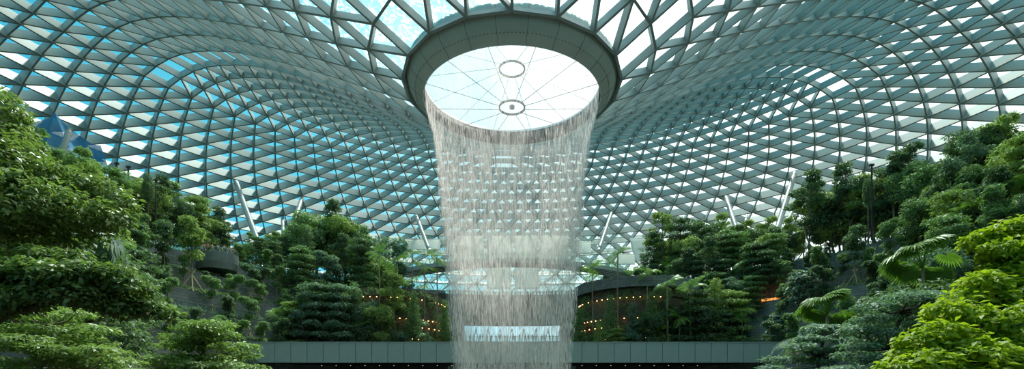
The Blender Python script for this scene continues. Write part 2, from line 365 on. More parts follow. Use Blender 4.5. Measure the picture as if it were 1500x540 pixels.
# ------------------------------------------------------------------ oculus collar
col = empty('oculus_collar', (0, AX, 0), label='grey-green panelled ring collar hanging under the centre of the glass dome', cat='ring')
MB().lathe([(10.27,33.4),(11.15,34.05)], 96).lathe([(11.15,34.05),(11.75,34.6),(12.1,35.3),(12.25,36.1),(11.9,36.4)], 96).build('soffit_panels', M['collar'], col, True)
MB().lathe([(10.27,33.4),(10.22,33.42),(10.22,35.6),(11.9,36.4)], 96).build('inner_wall', M['white_steel'], col, True)
for k in range(24):
    m = MB(); a = 2*math.pi*(k+.5)/24
    pr = [(10.3,33.42),(11.15,34.05),(11.75,34.6),(12.1,35.3),(12.25,36.1)]
    for (r1, z1), (r2, z2) in zip(pr, pr[1:]): m.beam(P3(r1, z1-.005, a), P3(r2, z2-.005, a), Vector((0, 0, 1)), .03, -.012, .03)
    m.build('panel_joint', M['joint'], col)
m = MB()
for k in range(180):
    a = 2*math.pi*k/180; p = P3(11.17, 34.03, a); m.tube([p+Vector((0,0,-.03)), p+Vector((0,0,.03))], .035, 5)
tag(m.build('rivet_row', M['joint'], col), kind='stuff')
m = MB().lathe([(10.22,33.5),(10.16,33.5),(10.16,35.3),(10.22,35.3)], 96, closed=True)
m.build('perforated_band', M['soffit'], col, True)
m = MB()
for k in range(150):
    a = 2*math.pi*k/150; m.beam(P3(10.15, 33.6, a), P3(10.15, 34.25, a), Vector((math.sin(a), math.cos(a), 0)), .2, -.02, .01)
tag(m.build('band_slots', M['joint'], col), kind='stuff')

# cable wheel in the opening
wh = empty('cable_wheel', (0, AX, 0), label='spoked cable wheel with round steel hub spanning the round opening', cat='cable wheel')
for zc, rr, nm in ((32.9, 1.42, 'hub_ring'), (37.4, 1.42, 'upper_hub_ring')):
    MB().lathe([(rr,zc),(rr+.14,zc),(rr+.14,zc+.2),(rr,zc+.2)], 40, closed=True).build(nm, M['joint'], wh)
MB().lathe([(.12,32.9),(.3,32.9),(.3,33.2),(.12,33.2)], 20, closed=True).build('hub_boss', M['joint'], wh)
for k in range(12):
    a = 2*math.pi*(k+.5)/12; m = MB()
    m.tube([P3(1.5, 32.98, a), P3(10.2, 34.3, a)], .035, 5); m.build('spoke_cable', M['joint'], wh)
    m = MB(); m.tube([P3(1.5, 37.4, a), P3(10.2, 35.0, a)], .03, 5); m.build('upper_spoke_cable', M['rail'], wh)

# ------------------------------------------------------------------ waterfall
def wr(z): return float(np.interp(z, [-10, 2.4, 5.6, 13.6, 21.6, 25.6, 29.6, 32, 33.6], [5.6, 6.25, 6.6, 7.5, 8.2, 8.55, 9.1, 9.8, 10.1]))
wf = empty('waterfall', (0, AX, -9.8), label='round curtain waterfall dropping from the ring in the glass roof', cat='waterfall')
for q, (dr, lo, hi, am) in enumerate(((0, .54, .80, .34), (-.3, .55, .80, .28), (.14, .58, .84, .24))):
    zz = [-9.8+i*1.45 for i in range(30)]; zz = [z for z in zz if z < 33.5]+[33.6]
    m = MB().lathe([(wr(z)+dr*min(1, (34-z)/6), z+9.8) for z in zz], 120)
    m.build('water_curtain', water_mat('water_%d' % q, lo, hi, am, 11-q*1.3, .16-.03*q, q*7.3), wf, True)
rs = np.random.RandomState(3); n = 42000
zt = 33.4-43*rs.rand(n)**.9; an = rs.rand(n)*2*np.pi; sp = .08+.036*(34-zt)
# ropes of water: cluster the streaks in angle
rope = rs.rand(420)*2*np.pi; pick = rs.rand(n) < .6; an = np.where(pick, rope[rs.randint(0, 420, n)]+rs.randn(n)*.008, an)
rr = np.interp(zt, [-10, 2.4, 5.6, 13.6, 21.6, 25.6, 29.6, 32, 33.6], [5.6, 6.25, 6.6, 7.5, 8.2, 8.55, 9.1, 9.8, 10.1])+(rs.rand(n)*2-1.3)*sp*.8
ln = .4+1.1*rs.rand(n); wd = .007+.010*rs.rand(n); cx_, cy_ = np.sin(an), np.cos(an)
tx, ty = cy_, -cx_; ph = rs.rand(n)*np.pi; wx, wy = np.cos(ph), np.sin(ph)
P = np.stack([rr*cx_, rr*cy_, zt+9.8], 1); W = np.stack([wx*wd, wy*wd, 0*wd], 1); Z = np.stack([0*ln, 0*ln, ln], 1)
V = np.stack([P-Z/2, P+W, P+Z/2, P-W], 1)
m = bpy.data.materials.new('falling_drops'); m.use_nodes = True; t = m.node_tree; t.nodes.clear(); o = N(t, 'ShaderNodeOutputMaterial'); M['drops'] = m
tl = N(t, 'ShaderNodeBsdfTranslucent'); tl.inputs[0].default_value = (1, .97, .93, 1); df = N(t, 'ShaderNodeBsdfDiffuse'); df.inputs[0].default_value = (1, .97, .93, 1)
mm = N(t, 'ShaderNodeMixShader'); mm.inputs[0].default_value = .5; t.links.new(df.outputs[0], mm.inputs[1]); t.links.new(tl.outputs[0], mm.inputs[2]); t.links.new(mm.outputs[0], o.inputs['Surface'])
tag(quads('falling_streaks', V, M['drops'], wf), kind='stuff')

# ------------------------------------------------------------------ mist
def mist(name, prof, dens, label):
    m = bpy.data.materials.new(name); m.use_nodes = True; t = m.node_tree; t.nodes.clear(); o = N(t, 'ShaderNodeOutputMaterial')
    v = N(t, 'ShaderNodeVolumeScatter'); v.inputs['Color'].default_value = (.97, 1, .98, 1); v.inputs['Density'].default_value = dens; v.inputs['Anisotropy'].default_value = .3
    g = N(t, 'ShaderNodeTexCoord'); vm = N(t, 'ShaderNodeVectorMath', operation='MULTIPLY'); vm.inputs[1].default_value = (1/27, 1/27, 1/25); t.links.new(g.outputs['Object'], vm.inputs[0]); va = N(t, 'ShaderNodeVectorMath', operation='LENGTH'); t.links.new(vm.outputs[0], va.inputs[0])
    mrr = N(t, 'ShaderNodeMapRange', interpolation_type='SMOOTHSTEP'); mrr.inputs[1].default_value = .1; mrr.inputs[2].default_value = 1; mrr.inputs[3].default_value = dens; mrr.inputs[4].default_value = 0; t.links.new(va.outputs['Value'], mrr.inputs[0]); t.links.new(mrr.outputs[0], v.inputs['Density'])
    t.links.new(v.outputs[0], o.inputs['Volume'])
    ob = MB().lathe(prof, 40).build(name, m); ob.location = (0, AX, 0); tag(ob, label, 'mist', kind='stuff'); return ob
mist('mist', [(0.01, -9.6)]+[(28*math.cos(t_*math.pi/20), -9.4+35.4*math.sin(t_*math.pi/20)) for t_ in range(10)]+[(0.01, 26)], .028, 'pale spray haze around the foot of the waterfall')

# ------------------------------------------------------------------ ground, pool, terraces
m = MB(); m.lathe([(0.01,-11),(13,-11)], 64).lathe([(13,-11),(13,-10),(14,-10),(120,-10)], 64).lathe([(120,-10),(120,-12),(0.01,-12)], 64)
o = m.build('floor', M['soil']); o.location = (0, AX, 0); tag(o, kind='structure')
M['pool'] = mat('pool_water', (.10, .2, .17), .05, spec=.6)
o = MB().lathe([(0.01,-10.5),(12.99,-10.5)], 64).build('floor_pool', M['pool']); o.location = (0, AX, 0); tag(o, 'green pool under the waterfall', kind='structure')
TR = [(41+3.5*k, 4+3.7*k) for k in range(6)]          # terrace edge radius, height
AMIN, AMAX = 21, 136
for sgn, side in ((-1, 'left'), (1, 'right')):
    for k, (r, z) in enumerate(TR):
        a0, a1 = sorted((R(sgn*(AMIN+ (4 if k < 5 else -6))), R(sgn*AMAX)))
        zb = -10 if k == 0 else TR[k-1][1]-.6; r2 = TR[k+1][0]+.3 if k < 5 else 115.3
        o = MB().lathe([(r,zb),(r,z),(r+.35,z),(r+.35,z-.35),(r2,z-.35),(r2,zb)], 72, c=(0, AX), a0=a0, a1=a1, closed=True).build('wall_%s_terrace' % side, M['stone'])
        tag(o, '%s stone retaining wall of the %s planted terrace from the bottom' % (side, ORD[k]), kind='structure')
o = MB().lathe([(115.4,-10),(115.4,21.9),(116.4,21.9),(116.4,-10)], 96, c=(0, AX), a0=R(24), a1=R(336), closed=True).build('wall_outer', M['concrete']); tag(o, 'low perimeter wall under the rim of the glass dome', kind='structure')
# centre: decks and walls behind the waterfall
def arc_slab(name, r0, r1, z0, z1, a, m_, label, seg=24):
    o = MB().lathe([(r0,z0),(r0,z1),(r1,z1),(r1,z0)], seg, c=(0, AX), a0=R(-a), a1=R(a), closed=True).build(name, m_); tag(o, label, kind='structure'); return o
arc_slab('wall_far_upper', 55, 56, 14.3, 21.2, 17, M['dark_stone'], 'dark stone wall below the upper deck')
arc_slab('floor_upper_deck', 56, 102, 20.4, 20.8, 24, M['concrete'], 'upper viewing deck behind the waterfall')
arc_slab('floor_lower_deck', 55, 102, 10.3, 10.8, 20, M['concrete'], 'lower viewing deck behind the waterfall')
arc_slab('wall_far_lower', 55, 56, -10, 10.8, 20, M['dark_stone'], 'dark stone wall under the lower viewing deck')

# end drums of the terraces, with rows of warm lamps
for sgn, side in ((-1, 'left'), (1, 'right')):
    c = (sgn*24.5, 101)
    d = empty('wall_%s_drum' % side, (0, 0, 0), kind='structure', label='rounded tan stone end wall of the terraces %s of the waterfall' % side)
    MB().lathe([(11.3,-10),(11.3,9.2),(11.6,9.2),(11.6,9.7),(11.0,9.7),(11.0,12.8),(11.3,12.8),(11.3,13.2),(10.8,13.2),(10.8,16.5),(11.2,16.5),(11.2,16.9),(10.7,16.9),(10.7,18.0),(0.01,18.0)], 72, c=c).build('drum_wall', M['tan_stone'], d)
    if side == 'right': MB().lathe([(12.0,18.0),(12.3,19.8),(12.0,19.8),(11.7,18.0)], 72, c=c, closed=True).lathe([(11.9,18.1),(0.01,18.1)], 72, c=c).build('drum_parapet', M['stone'], d)
    li = 0
    for row, (zr, rr_, a0, a1, nn) in enumerate(((16.25, 11.3, -8, 88, 17), (12.6, 11.4, -5, 88, 17), (11.2, 11.2, 30, 80, 7), (9.0, 11.7, 0, 88, 16))):
        for q in range(nn):
            if rnd.random() < .12: continue
            a = R(180+sgn*(a0+(a1-a0)*q/(nn-1)*1.0)); p = Vector((c[0]+rr_*math.sin(a)*1.0, c[1]+rr_*math.cos(a), zr))
            if li == 0 and side == 'left' and row == 0 and 'lampP' not in globals():
                lampP = empty('wall_lamp', p); MB().tube([(0,0,-.05),(0,0,.05)], .08, 8).build('bulb', M['lamp'], lampP)
                MB().tube([(0,0,.05),(0,0,.12),(0,0,.14)], [.13,.11,.02], 8).build('cap', M['black'], lampP); o = lampP
            else: o = copy_tree(lampP); o.location = p
            tag(o, 'warm lamp on the %s drum wall, %s row from top, %s from inner end' % (side, ORD[row], ORD[q]), 'lamp', 'warm wall lamps on the drum walls')
            li += 1

# ------------------------------------------------------------------ far facade and screens
fac = empty('wall_far_facade', (0, AX, 0), kind='structure', label='triangular glazed facade behind the upper viewing deck')
m = MB(); g = MB(); st = 1.75; rf = 99.0
rows = int((49-20.8)/1.9); ang = 2.35/rf
for i in range(rows+1):
    z = 20.8+i*1.9; off = (i % 2)*.5
    for j in range(-14, 14):
        a = (j+off)*ang; a2 = (j+1+off)*ang
        if i > 0: m.beam(P3(rf, z, a), P3(rf, z, a2), Vector((0, 0, 1)), .14, -.07, .07)
        if i < rows:
            o2 = ((i+1) % 2)*.5; s_ = a+.5*ang
            nv = Vector((math.sin(a), math.cos(a), 0))
            m.beam(P3(rf, z, a), P3(rf, z+1.9, a+.5*ang), nv, .14, -.1, .1); m.beam(P3(rf, z, a), P3(rf, z+1.9, a-.5*ang), nv, .14, -.1, .1)
m.build('triangle_mullions', M['white_steel'], fac)
MB().lathe([(rf+.3,20.8),(rf+.3,48.8)], 30, a0=-14*ang, a1=14.5*ang).build('facade_glass', M['clear'], fac)
for aa in (-16.5, -10, -3.3, 3.3, 10, 16.5):
    pass
def screen(pts, label, name='sun_screen'):        # pts: four corners, sagging cloth with thickness
    p = [Vector(q) for q in pts]; m = MB(); n = 8; nv = (p[1]-p[0]).cross(p[3]-p[0]).normalized()
    grid = {}
    for s in (0, 1):
        for i in range(n+1):
            for j in range(n+1):
                u, v = i/n, j/n; q = (p[0]*(1-u)+p[1]*u)*(1-v)+(p[3]*(1-u)+p[2]*u)*v
                q = q+nv*(.25*math.sin(math.pi*u)*math.sin(math.pi*v)+.03*s); grid[(s, i, j)] = len(m.v); m.v.append(tuple(q))
    for s in (0, 1):
        for i in range(n):
            for j in range(n):
                f = (grid[(s,i,j)], grid[(s,i+1,j)], grid[(s,i+1,j+1)], grid[(s,i,j+1)]); m.f.append(f if s else f[::-1]); m.m.append(0)
    for i in range(n):
        for (a, b) in (((i,0),(i+1,0)),((i+1,n),(i,n)),((0,i+1),(0,i)),((n,i),(n,i+1))):
            m.f.append((grid[(0,)+a], grid[(0,)+b], grid[(1,)+b], grid[(1,)+a])); m.m.append(0)
    o = empty(name, tuple(p[3]), label=label, cat='screen', group='white fabric sun screens on the far facade')
    c = m.build('fabric_panel', M['fabric'], o, True); c.location = -p[3]
    for a, b in ((p[0], p[1]), (p[3], p[2])):
        r_ = MB().tube([a, b], .07, 6).build('edge_rail', M['rail'], o); r_.location = -p[3]
    return o
def wscr(x0, x1, y0, y1, d, lab): screen([pix(x0,y0,d), pix(x1,y0,d), pix(x1,y1,d), pix(x0,y1,d)], lab)
for i, (x0, x1) in enumerate(((669,709),(715,749),(754,787),(792,833))):
    wscr(x0, x1, 345, 381, 155, 'tall white sun screen above the arched bridge behind the waterfall, %s from left' % ORD[i])
for i, (x0, x1) in enumerate(((714,749),(754,789))):
    wscr(x0, x1, 389, 423, 155, 'white sun screen below the arched bridge behind the waterfall, %s of the pair' % ('left' if i == 0 else 'right'))
wscr(551, 581, 349, 364, 141, 'narrow white sun screen left of the waterfall beyond the palms')
wscr(592, 645, 350, 366, 141, 'wide white sun screen just left of the waterfall beside the leaning column')
wscr(845, 866, 354, 371, 138, 'small white sun screen just right of the waterfall')
screen([pix(922,349,133), pix(948,348,133), pix(956,381,132), pix(930,382,130)], 'tilted white sun screen right of the waterfall above the bridge end')
wscr(905, 930, 372, 387, 128, 'low white sun screen at the right end of the bridge')

for a0_, sd_n in ((-19, 'left'), (11.2, 'right')):
    o = MB().lathe([(55,10.8),(55,14.4),(56,14.4),(56,10.8)], 10, c=(0, AX), a0=R(a0_), a1=R(a0_+7.8), closed=True).build('wall_%s_pier' % sd_n, M['dark_stone']); tag(o, kind='structure')
# glazed bright opening of the lower deck: V struts
for i in range(17):
    x0 = -11.9+i*1.4
    o = MB().beam((0,0,0), (.7 if i % 2 == 0 else -.7, 0, 3.3), (0, 1, 0), .16, -.08, .08).build('zigzag_strut', M['white_steel'])
    o.location = (x0+(0 if i % 2 == 0 else .0), 119.5, 10.85) if i % 2 == 0 else (x0, 119.5, 10.85)
    tag(o, 'white slanted strut in the lower deck window wall, %s from left' % ORD[i], 'strut', 'white zigzag struts behind the lower deck')

# ------------------------------------------------------------------ bridge
br = empty('canopy_bridge', (0, 102, 26), label='thin curved pedestrian bridge crossing behind the waterfall', cat='bridge')
def bpath(x): return 102+12.5*(x/28.0)**2 if abs(x) < 28 else 114.5
def strip(z0, z1, w0, w1, name, mt, x0=-26, x1=28.5, n=44):
    m = MB(); pts = []
    for i in range(n+1):
        x = x0+(x1-x0)*i/n; dy = 25*x/784; t = Vector((1, dy, 0)).normalized(); nn = Vector((-t.y, t.x, 0)); c = Vector((x, bpath(x), 0)); pts.append((c+nn*w0, c+nn*w1))
    for (a, b), (c, d) in zip(pts, pts[1:]):
        vs = []
        for z in (z0, z1): vs += [(a.x,a.y,z),(c.x,c.y,z),(d.x,d.y,z),(b.x,b.y,z)]
        m.add(vs, [(0,3,2,1),(4,5,6,7),(0,1,5,4),(1,2,6,5),(2,3,7,6),(3,0,4,7)])
    o = m.build(name, mt, br); o.location = (0, -102, -26); return o
strip(25.5, 26.0, 0, 4.2, 'deck', M['viaduct']); strip(25.3, 26.15, -.12, 0, 'edge_beam', M['steel']); strip(25.3, 26.15, 4.2, 4.32, 'edge_beam', M['steel'])
strip(27.05, 27.12, -.05, .02, 'handrail', M['rail']); strip(27.05, 27.12, 4.2, 4.27, 'handrail', M['rail'])
strip(26.2, 27.0, -.02, .0, 'glass_balustrade', M['clear'])
for i in range(38):
    x = -26+54.5*i/37; o = MB().box(-.04, .04, -.04, .04, 0, 1.1).build('post', M['rail'], br); o.location = (x, bpath(x)-102-.03, 0)
    o = MB().box(-.08, .08, .1, 4.1, -.75, -.5).build('cross_rib', M['steel'], br); o.location = (x, bpath(x)-102, 0); o.rotation_euler = (0, 0, math.atan(25*x/784))

# ------------------------------------------------------------------ train viaduct
vd = empty('train_viaduct', (0, 76, 4), label='long straight viaduct with pale grey-green parapet panels crossing the valley', cat='viaduct')
xx = -49.6
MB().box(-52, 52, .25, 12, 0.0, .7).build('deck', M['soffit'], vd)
MB().box(-52, 52, .12, .25, 0.05, 2.95).build('backing', M['joint'], vd)
MB().box(-52, 52, -.1, .3, 2.95, 3.08).build('coping', M['viaduct'], vd)
MB().box(-52, 52, 11.7, 12, .7, 2.9).build('rear_parapet', M['viaduct'], vd)
i = 0
while xx < 50:
    o = MB().box(0.0, 2.33, -.02, .12, 0.0, 2.95).build('parapet_panel', M['viaduct'], vd); o.location = (xx, 0, 0); xx += 2.4
    for yy in (9.0,):
        o = MB().tube([(0,0,-.02),(0,0,.02)], .07, 8).build('downlight', M['dim_lamp'], vd); o.location = (xx-1.2, yy, -.02)

# ------------------------------------------------------------------ roof columns
def column(base, px, py, rad, label, top=None):
    b = Vector(base); t = top or roof_hit(px, py)
    o = empty('roof_column', b, label=label, cat='column', group='leaning steel roof columns')
    d = t-b; MB().tube([d*0, d*.1, d*.92, d], [rad*.75, rad, rad, rad*.55], 16).build('shaft', M['column'], o, True)
    MB().tube([d*-.004, d*.012], rad*1.15, 12).build('foot_socket', M['rail'], o); MB().tube([d*.985, d*1.002], rad*.8, 12).build('head_joint', M['rail'], o)
    return o
ZD = TR[5][1]-.35
def deck_at(px, r):
    best = min((pol(r, a*.1, ZD) for a in range(-1100, 1100)), key=lambda p: abs(p.x/p.y*F+750-px)); return best
bL = deck_at(396, 62); bR = deck_at(1118, 62)
column(bL, 343, 260, .62, 'grey leaning roof column rising leftward behind the balcony, left arm of a V')
column(bL+Vector((.9,.3,0)), 444, 286, .55, 'grey leaning roof column right of the balcony, right arm of a V')
column(bL+Vector((.5,5,0)), 414, 316, .45, 'thin pale roof column standing between the two arms of the left V')
column(bR, 1164, 254, .62, 'long grey roof column leaning right above the right terraces')
column(bR+Vector((-2.2,.3,0)), 1062, 284, .58, 'grey roof column leaning left above the right terraces')
column(bR+Vector((-3,5,0)), 1094, 315, .42, 'thin roof column behind the left-leaning column on the right slope')
column(bR+Vector((1,5,0)), 1166, 300, .42, 'thin roof column behind the long right-leaning column on the right slope')
column(pix(629, 367, 128), 609, 314, .5, 'roof column leaning left just left of the waterfall above the bridge')
column(pix(877, 367, 128), 897, 308, .5, 'roof column leaning right just right of the waterfall above the bridge')
column(pix(84, 246, 76), 102, 186, .42, 'short pale column leaning out of the blue netting at far left', top=pix(102, 189, 78))

# ------------------------------------------------------------------ blue netting and scaffold
m = bpy.data.materials.new('blue_net'); m.use_nodes = True; t = m.node_tree; b = t.nodes['Principled BSDF']; b.inputs['Base Color'].default_value = (.03, .26, .50, 1); b.inputs['Roughness'].default_value = .8
o_ = t.nodes['Material Output']; tr = N(t, 'ShaderNodeBsdfTransparent'); mx = N(t, 'ShaderNodeMixShader'); mx.inputs[0].default_value = .64
t.links.new(tr.outputs[0], mx.inputs[1]); t.links.new(b.outputs[0], mx.inputs[2]); t.links.new(mx.outputs[0], o_.inputs['Surface']); M['net'] = m
def net(corner, label):
    p = corner; m = MB(); n = 12; nv = (p[1]-p[0]).cross(p[3]-p[0]).normalized(); b0 = 0
    for s in (0, .03):
        for i in range(n+1):
            for j in range(n+1):
                u, v = i/n, j/n; q = (p[0]*(1-u)+p[1]*u)*(1-v)+(p[3]*(1-u)+p[2]*u)*v
                q = q+nv*(1.2*math.sin(math.pi*u)*math.sin(math.pi*v)+s+.25*math.sin(9*u+5*v)); q.z -= 1.1*math.sin(math.pi*u)*(1-v); m.v.append(tuple(q))
    L = (n+1)**2
    for s in (0, L):
        for i in range(n):
            for j in range(n): m.f.append((s+i*(n+1)+j, s+(i+1)*(n+1)+j, s+(i+1)*(n+1)+j+1, s+i*(n+1)+j+1)); m.m.append(0)
    o = m.build('safety_net', M['net'], None, True); return tag(o, label, 'net', 'blue nets under the roof edge at far left')
net([pix(20,178,79), pix(80,163,81), pix(108,232,79), pix(18,222,77)], 'blue safety net draped over the scaffold, left of its peak')
net([pix(80,163,81), pix(147,212,82), pix(160,249,80), pix(108,232,79)], 'blue safety net stretched from the peak down to the right over the scaffold')
sf = empty('scaffold', pix(85, 262, 82), label='dark work scaffold with platforms under the blue netting', cat='scaffold')
b = pix(85, 262, 82)
for x in (-7, -3.5, 0, 3.5, 7):
    for y in (0, 3): MB().tube([(x, y, -6), (x, y, 5.5-abs(x-1)*.35)], .1, 6).build('upright', M['black'], sf)
for z in (0, 2.2, 4.2):
    m = MB(); m.box(-7.4, 7.4-z*.6, -.3, 3.3, z, z+.12); m.build('platform', M['black'], sf)
    MB().tube([(-7.4, -.2, z+1), (7.4-z*.6, -.2, z+1)], .06, 6).build('guard_rail', M['rail'], sf)
m = MB()
for x in (-7, -3.5, 0, 3.5): m.tube([(x, 0, 0), (x+3.5, 0, 4.2)], .06, 5)
m.build('braces', M['rail'], sf)
MB().box(1.5, 8, -1.2, -.9, -1.5, 1.2).build('tarpaulin', M['black'], sf)

# ------------------------------------------------------------------ leaves and trees
def leaves(centers, radii, n, size, seed, flat=.5, up=.55, asp=.42, droop=0., shell=.45):
    rs = np.random.RandomState(seed); centers = np.array(centers, float); radii = np.array(radii, float)
    if radii.ndim == 1: radii = np.stack([radii, radii, radii*flat], 1)
    vol = (radii[:, 0]*radii[:, 1]*radii[:, 2])**(2/3.); idx = rs.choice(len(centers), n, p=vol/vol.sum())
    d = rs.randn(n, 3); d /= np.linalg.norm(d, axis=1)[:, None]; rad = (shell+(1-shell)*rs.rand(n))**.7
    # lumpy crown surface
    rad *= 1+.22*np.sin(d[:, 0]*7+idx)*np.cos(d[:, 1]*6+idx*2)
    p = centers[idx]+d*radii[idx]*rad[:, None]
    nrm_ = d*.5+np.array([0, 0, up])+rs.randn(n, 3)*.38; nrm_ /= np.linalg.norm(nrm_, axis=1)[:, None]
    t = rs.randn(n, 3)*.7+d*np.array([1, 1, .2])+np.array([0, 0, -droop]); t -= nrm_*(t*nrm_).sum(1)[:, None]; t /= np.linalg.norm(t, axis=1)[:, None]
    b_ = np.cross(nrm_, t); L = (size*(.65+.7*rs.rand(n)))[:, None]; Wd = L*asp*.5
    fold = nrm_*L*.10
    return np.stack([p, p+t*L*.5+b_*Wd+fold, p+t*L-nrm_*L*.08, p+t*L*.5-b_*Wd+fold], 1)
def branch(m, a, b, r0, r1, seed, n=5, seg=6, wob=.08):
    q = random.Random(seed); a = Vector(a); b = Vector(b); L = (b-a).length; pts = []; rr = []
    for i in range(n+1):
        t = i/n; p = a.lerp(b, t); p.z += -.12*L*math.sin(math.pi*t)*(1 if abs(b.z-a.z) < L*.9 else 0)
        if 0 < i < n: p += Vector((q.uniform(-1, 1), q.uniform(-1, 1), q.uniform(-.5, .5)))*L*wob*.6
        pts.append(p); rr.append(r0+(r1-r0)*t)
    m.tube(pts, rr, seg)
PROT = {}
def tree_proto(kind, seed):
    q = random.Random(seed); root = empty(kind); m = MB(); V = []
    if kind == 'rounded_tree':
        h = 9; cs = []; rs_ = []
        for i in range(13):
            a = q.uniform(0, 6.28); rr = q.uniform(.4, 2.4); z = q.uniform(4.2, 8.4); rr *= (1-.35*abs(z-6)/3)
            cs.append((rr*math.cos(a), rr*math.sin(a), z)); rs_.append(q.uniform(.8, 1.35))
        V = leaves(cs, rs_, 5200, .34, seed, .75); branch(m, (0, 0, 0), (q.uniform(-.3, .3), 0, 6.5), .17, .07, seed)
        for c in cs: branch(m, (0, 0, q.uniform(3, 5.5)), c, .06, .02, seed+1, 4, 5)
    elif kind == 'layered_tree':
        cs = []; rs_ = []
        for L in range(6):
            z = 3.2+L*1.05; R0 = 2.7*(1-.11*L)
            for i in range(6):
                a = i*1.05+L*.6+q.uniform(-.3, .3); rr = R0*q.uniform(.35, .75); cs.append((rr*math.cos(a), rr*math.sin(a), z+q.uniform(-.15, .2))); rs_.append(q.uniform(.75, 1.15))
        V = leaves(cs, rs_, 5600, .28, seed, .24, .9); branch(m, (0, 0, 0), (0, 0, 8.3), .13, .04, seed, wob=.02)
        for c in cs: branch(m, (0, 0, c[2]-.3), c, .045, .015, seed+2, 3, 5)
    elif kind == 'conical_tree':
        cs = []; rs_ = []
        for i in range(16):
            z = 1.2+i*.48; R0 = 1.5*(1-i/19); a = i*2.4; cs.append((R0*.6*math.cos(a), R0*.6*math.sin(a), z)); rs_.append(.35+R0*.55)
        V = leaves(cs, rs_, 4600, .26, seed, .8, .5, droop=.4); branch(m, (0, 0, 0), (0, 0, 8.3), .12, .03, seed, wob=.02)
    elif kind == 'airy_tree':
        cs = []; rs_ = []
        for i in range(18):
            a = q.uniform(0, 6.28); z = q.uniform(4.5, 10.2); rr = q.uniform(.5, 2.2)*(1.1-abs(z-7)/5); cs.append((rr*math.cos(a), rr*math.sin(a), z)); rs_.append(q.uniform(.5, .95))
        V = leaves(cs, rs_, 3600, .30, seed, .45, .7); branch(m, (0, 0, 0), (.2, 0, 9.4), .14, .03, seed)
        for c in cs: branch(m, (0, 0, c[2]-1.2), c, .05, .015, seed+1, 4, 5)
    elif kind == 'slender_tree':
        cs = []; rs_ = []
        for i in range(11):
            a = q.uniform(0, 6.28); z = q.uniform(3.6, 7.2); rr = q.uniform(.1, 1.1); cs.append((rr*math.cos(a), rr*math.sin(a), z)); rs_.append(q.uniform(.5, .9))
        V = leaves(cs, rs_, 2600, .30, seed, .6, .7); branch(m, (0, 0, 0), (.1, 0, 6.8), .09, .03, seed, wob=.02)
        for c in cs: branch(m, (0, 0, c[2]-.7), c, .03, .012, seed+1, 3, 5)
    elif kind == 'broad_shrub':
        cs = [(q.uniform(-1.1, 1.1), q.uniform(-.9, .9), q.uniform(.4, 1.5)) for i in range(9)]; rs_ = [q.uniform(.5, .85) for i in cs]
        V = leaves(cs, rs_, 1700, .28, seed, .8, .6, .5)
        for c in cs: branch(m, (0, 0, 0), c, .04, .015, seed, 3, 5)
    elif kind == 'umbrella_tree':          # few big drooping leaf whorls, schefflera like
        cs = []; rs_ = []
        for i in range(24):
            a = i*2.4; z = 2.2+3.4*(i/24); rr = (1.9 if i < 18 else 1.0)*q.uniform(.5, 1.0); cs.append((rr*math.cos(a), rr*math.sin(a), z)); rs_.append(.55)
        V = leaves(cs, rs_, 1500, .62, seed, .35, 1.0, .38, .5); branch(m, (0, 0, 0), (0, 0, 4.8), .1, .04, seed)
        for c in cs: branch(m, (0, 0, c[2]-1), c, .04, .02, seed+1, 3, 5)
    return root, m, V
def make_tree(kind, seed, leafm, barkm='bark', stakes=False):
    key = (kind, seed, leafm, stakes)
    if key in PROT: return copy_tree(PROT[key])
    root, m, V = tree_proto(kind, seed)
    m.build('trunk', M[barkm], root, True); quads('foliage', V, M[leafm], root)
    if stakes:
        for k in range(4):
            a = k*math.pi/2+.5; v = Vector((math.cos(a), math.sin(a), 0))
            MB().tube([v*1.25, v*-.35+Vector((0, 0, 2.3))], .075, 6).build('bamboo_stake', M['bamboo'], root)
    PROT[key] = root; return root
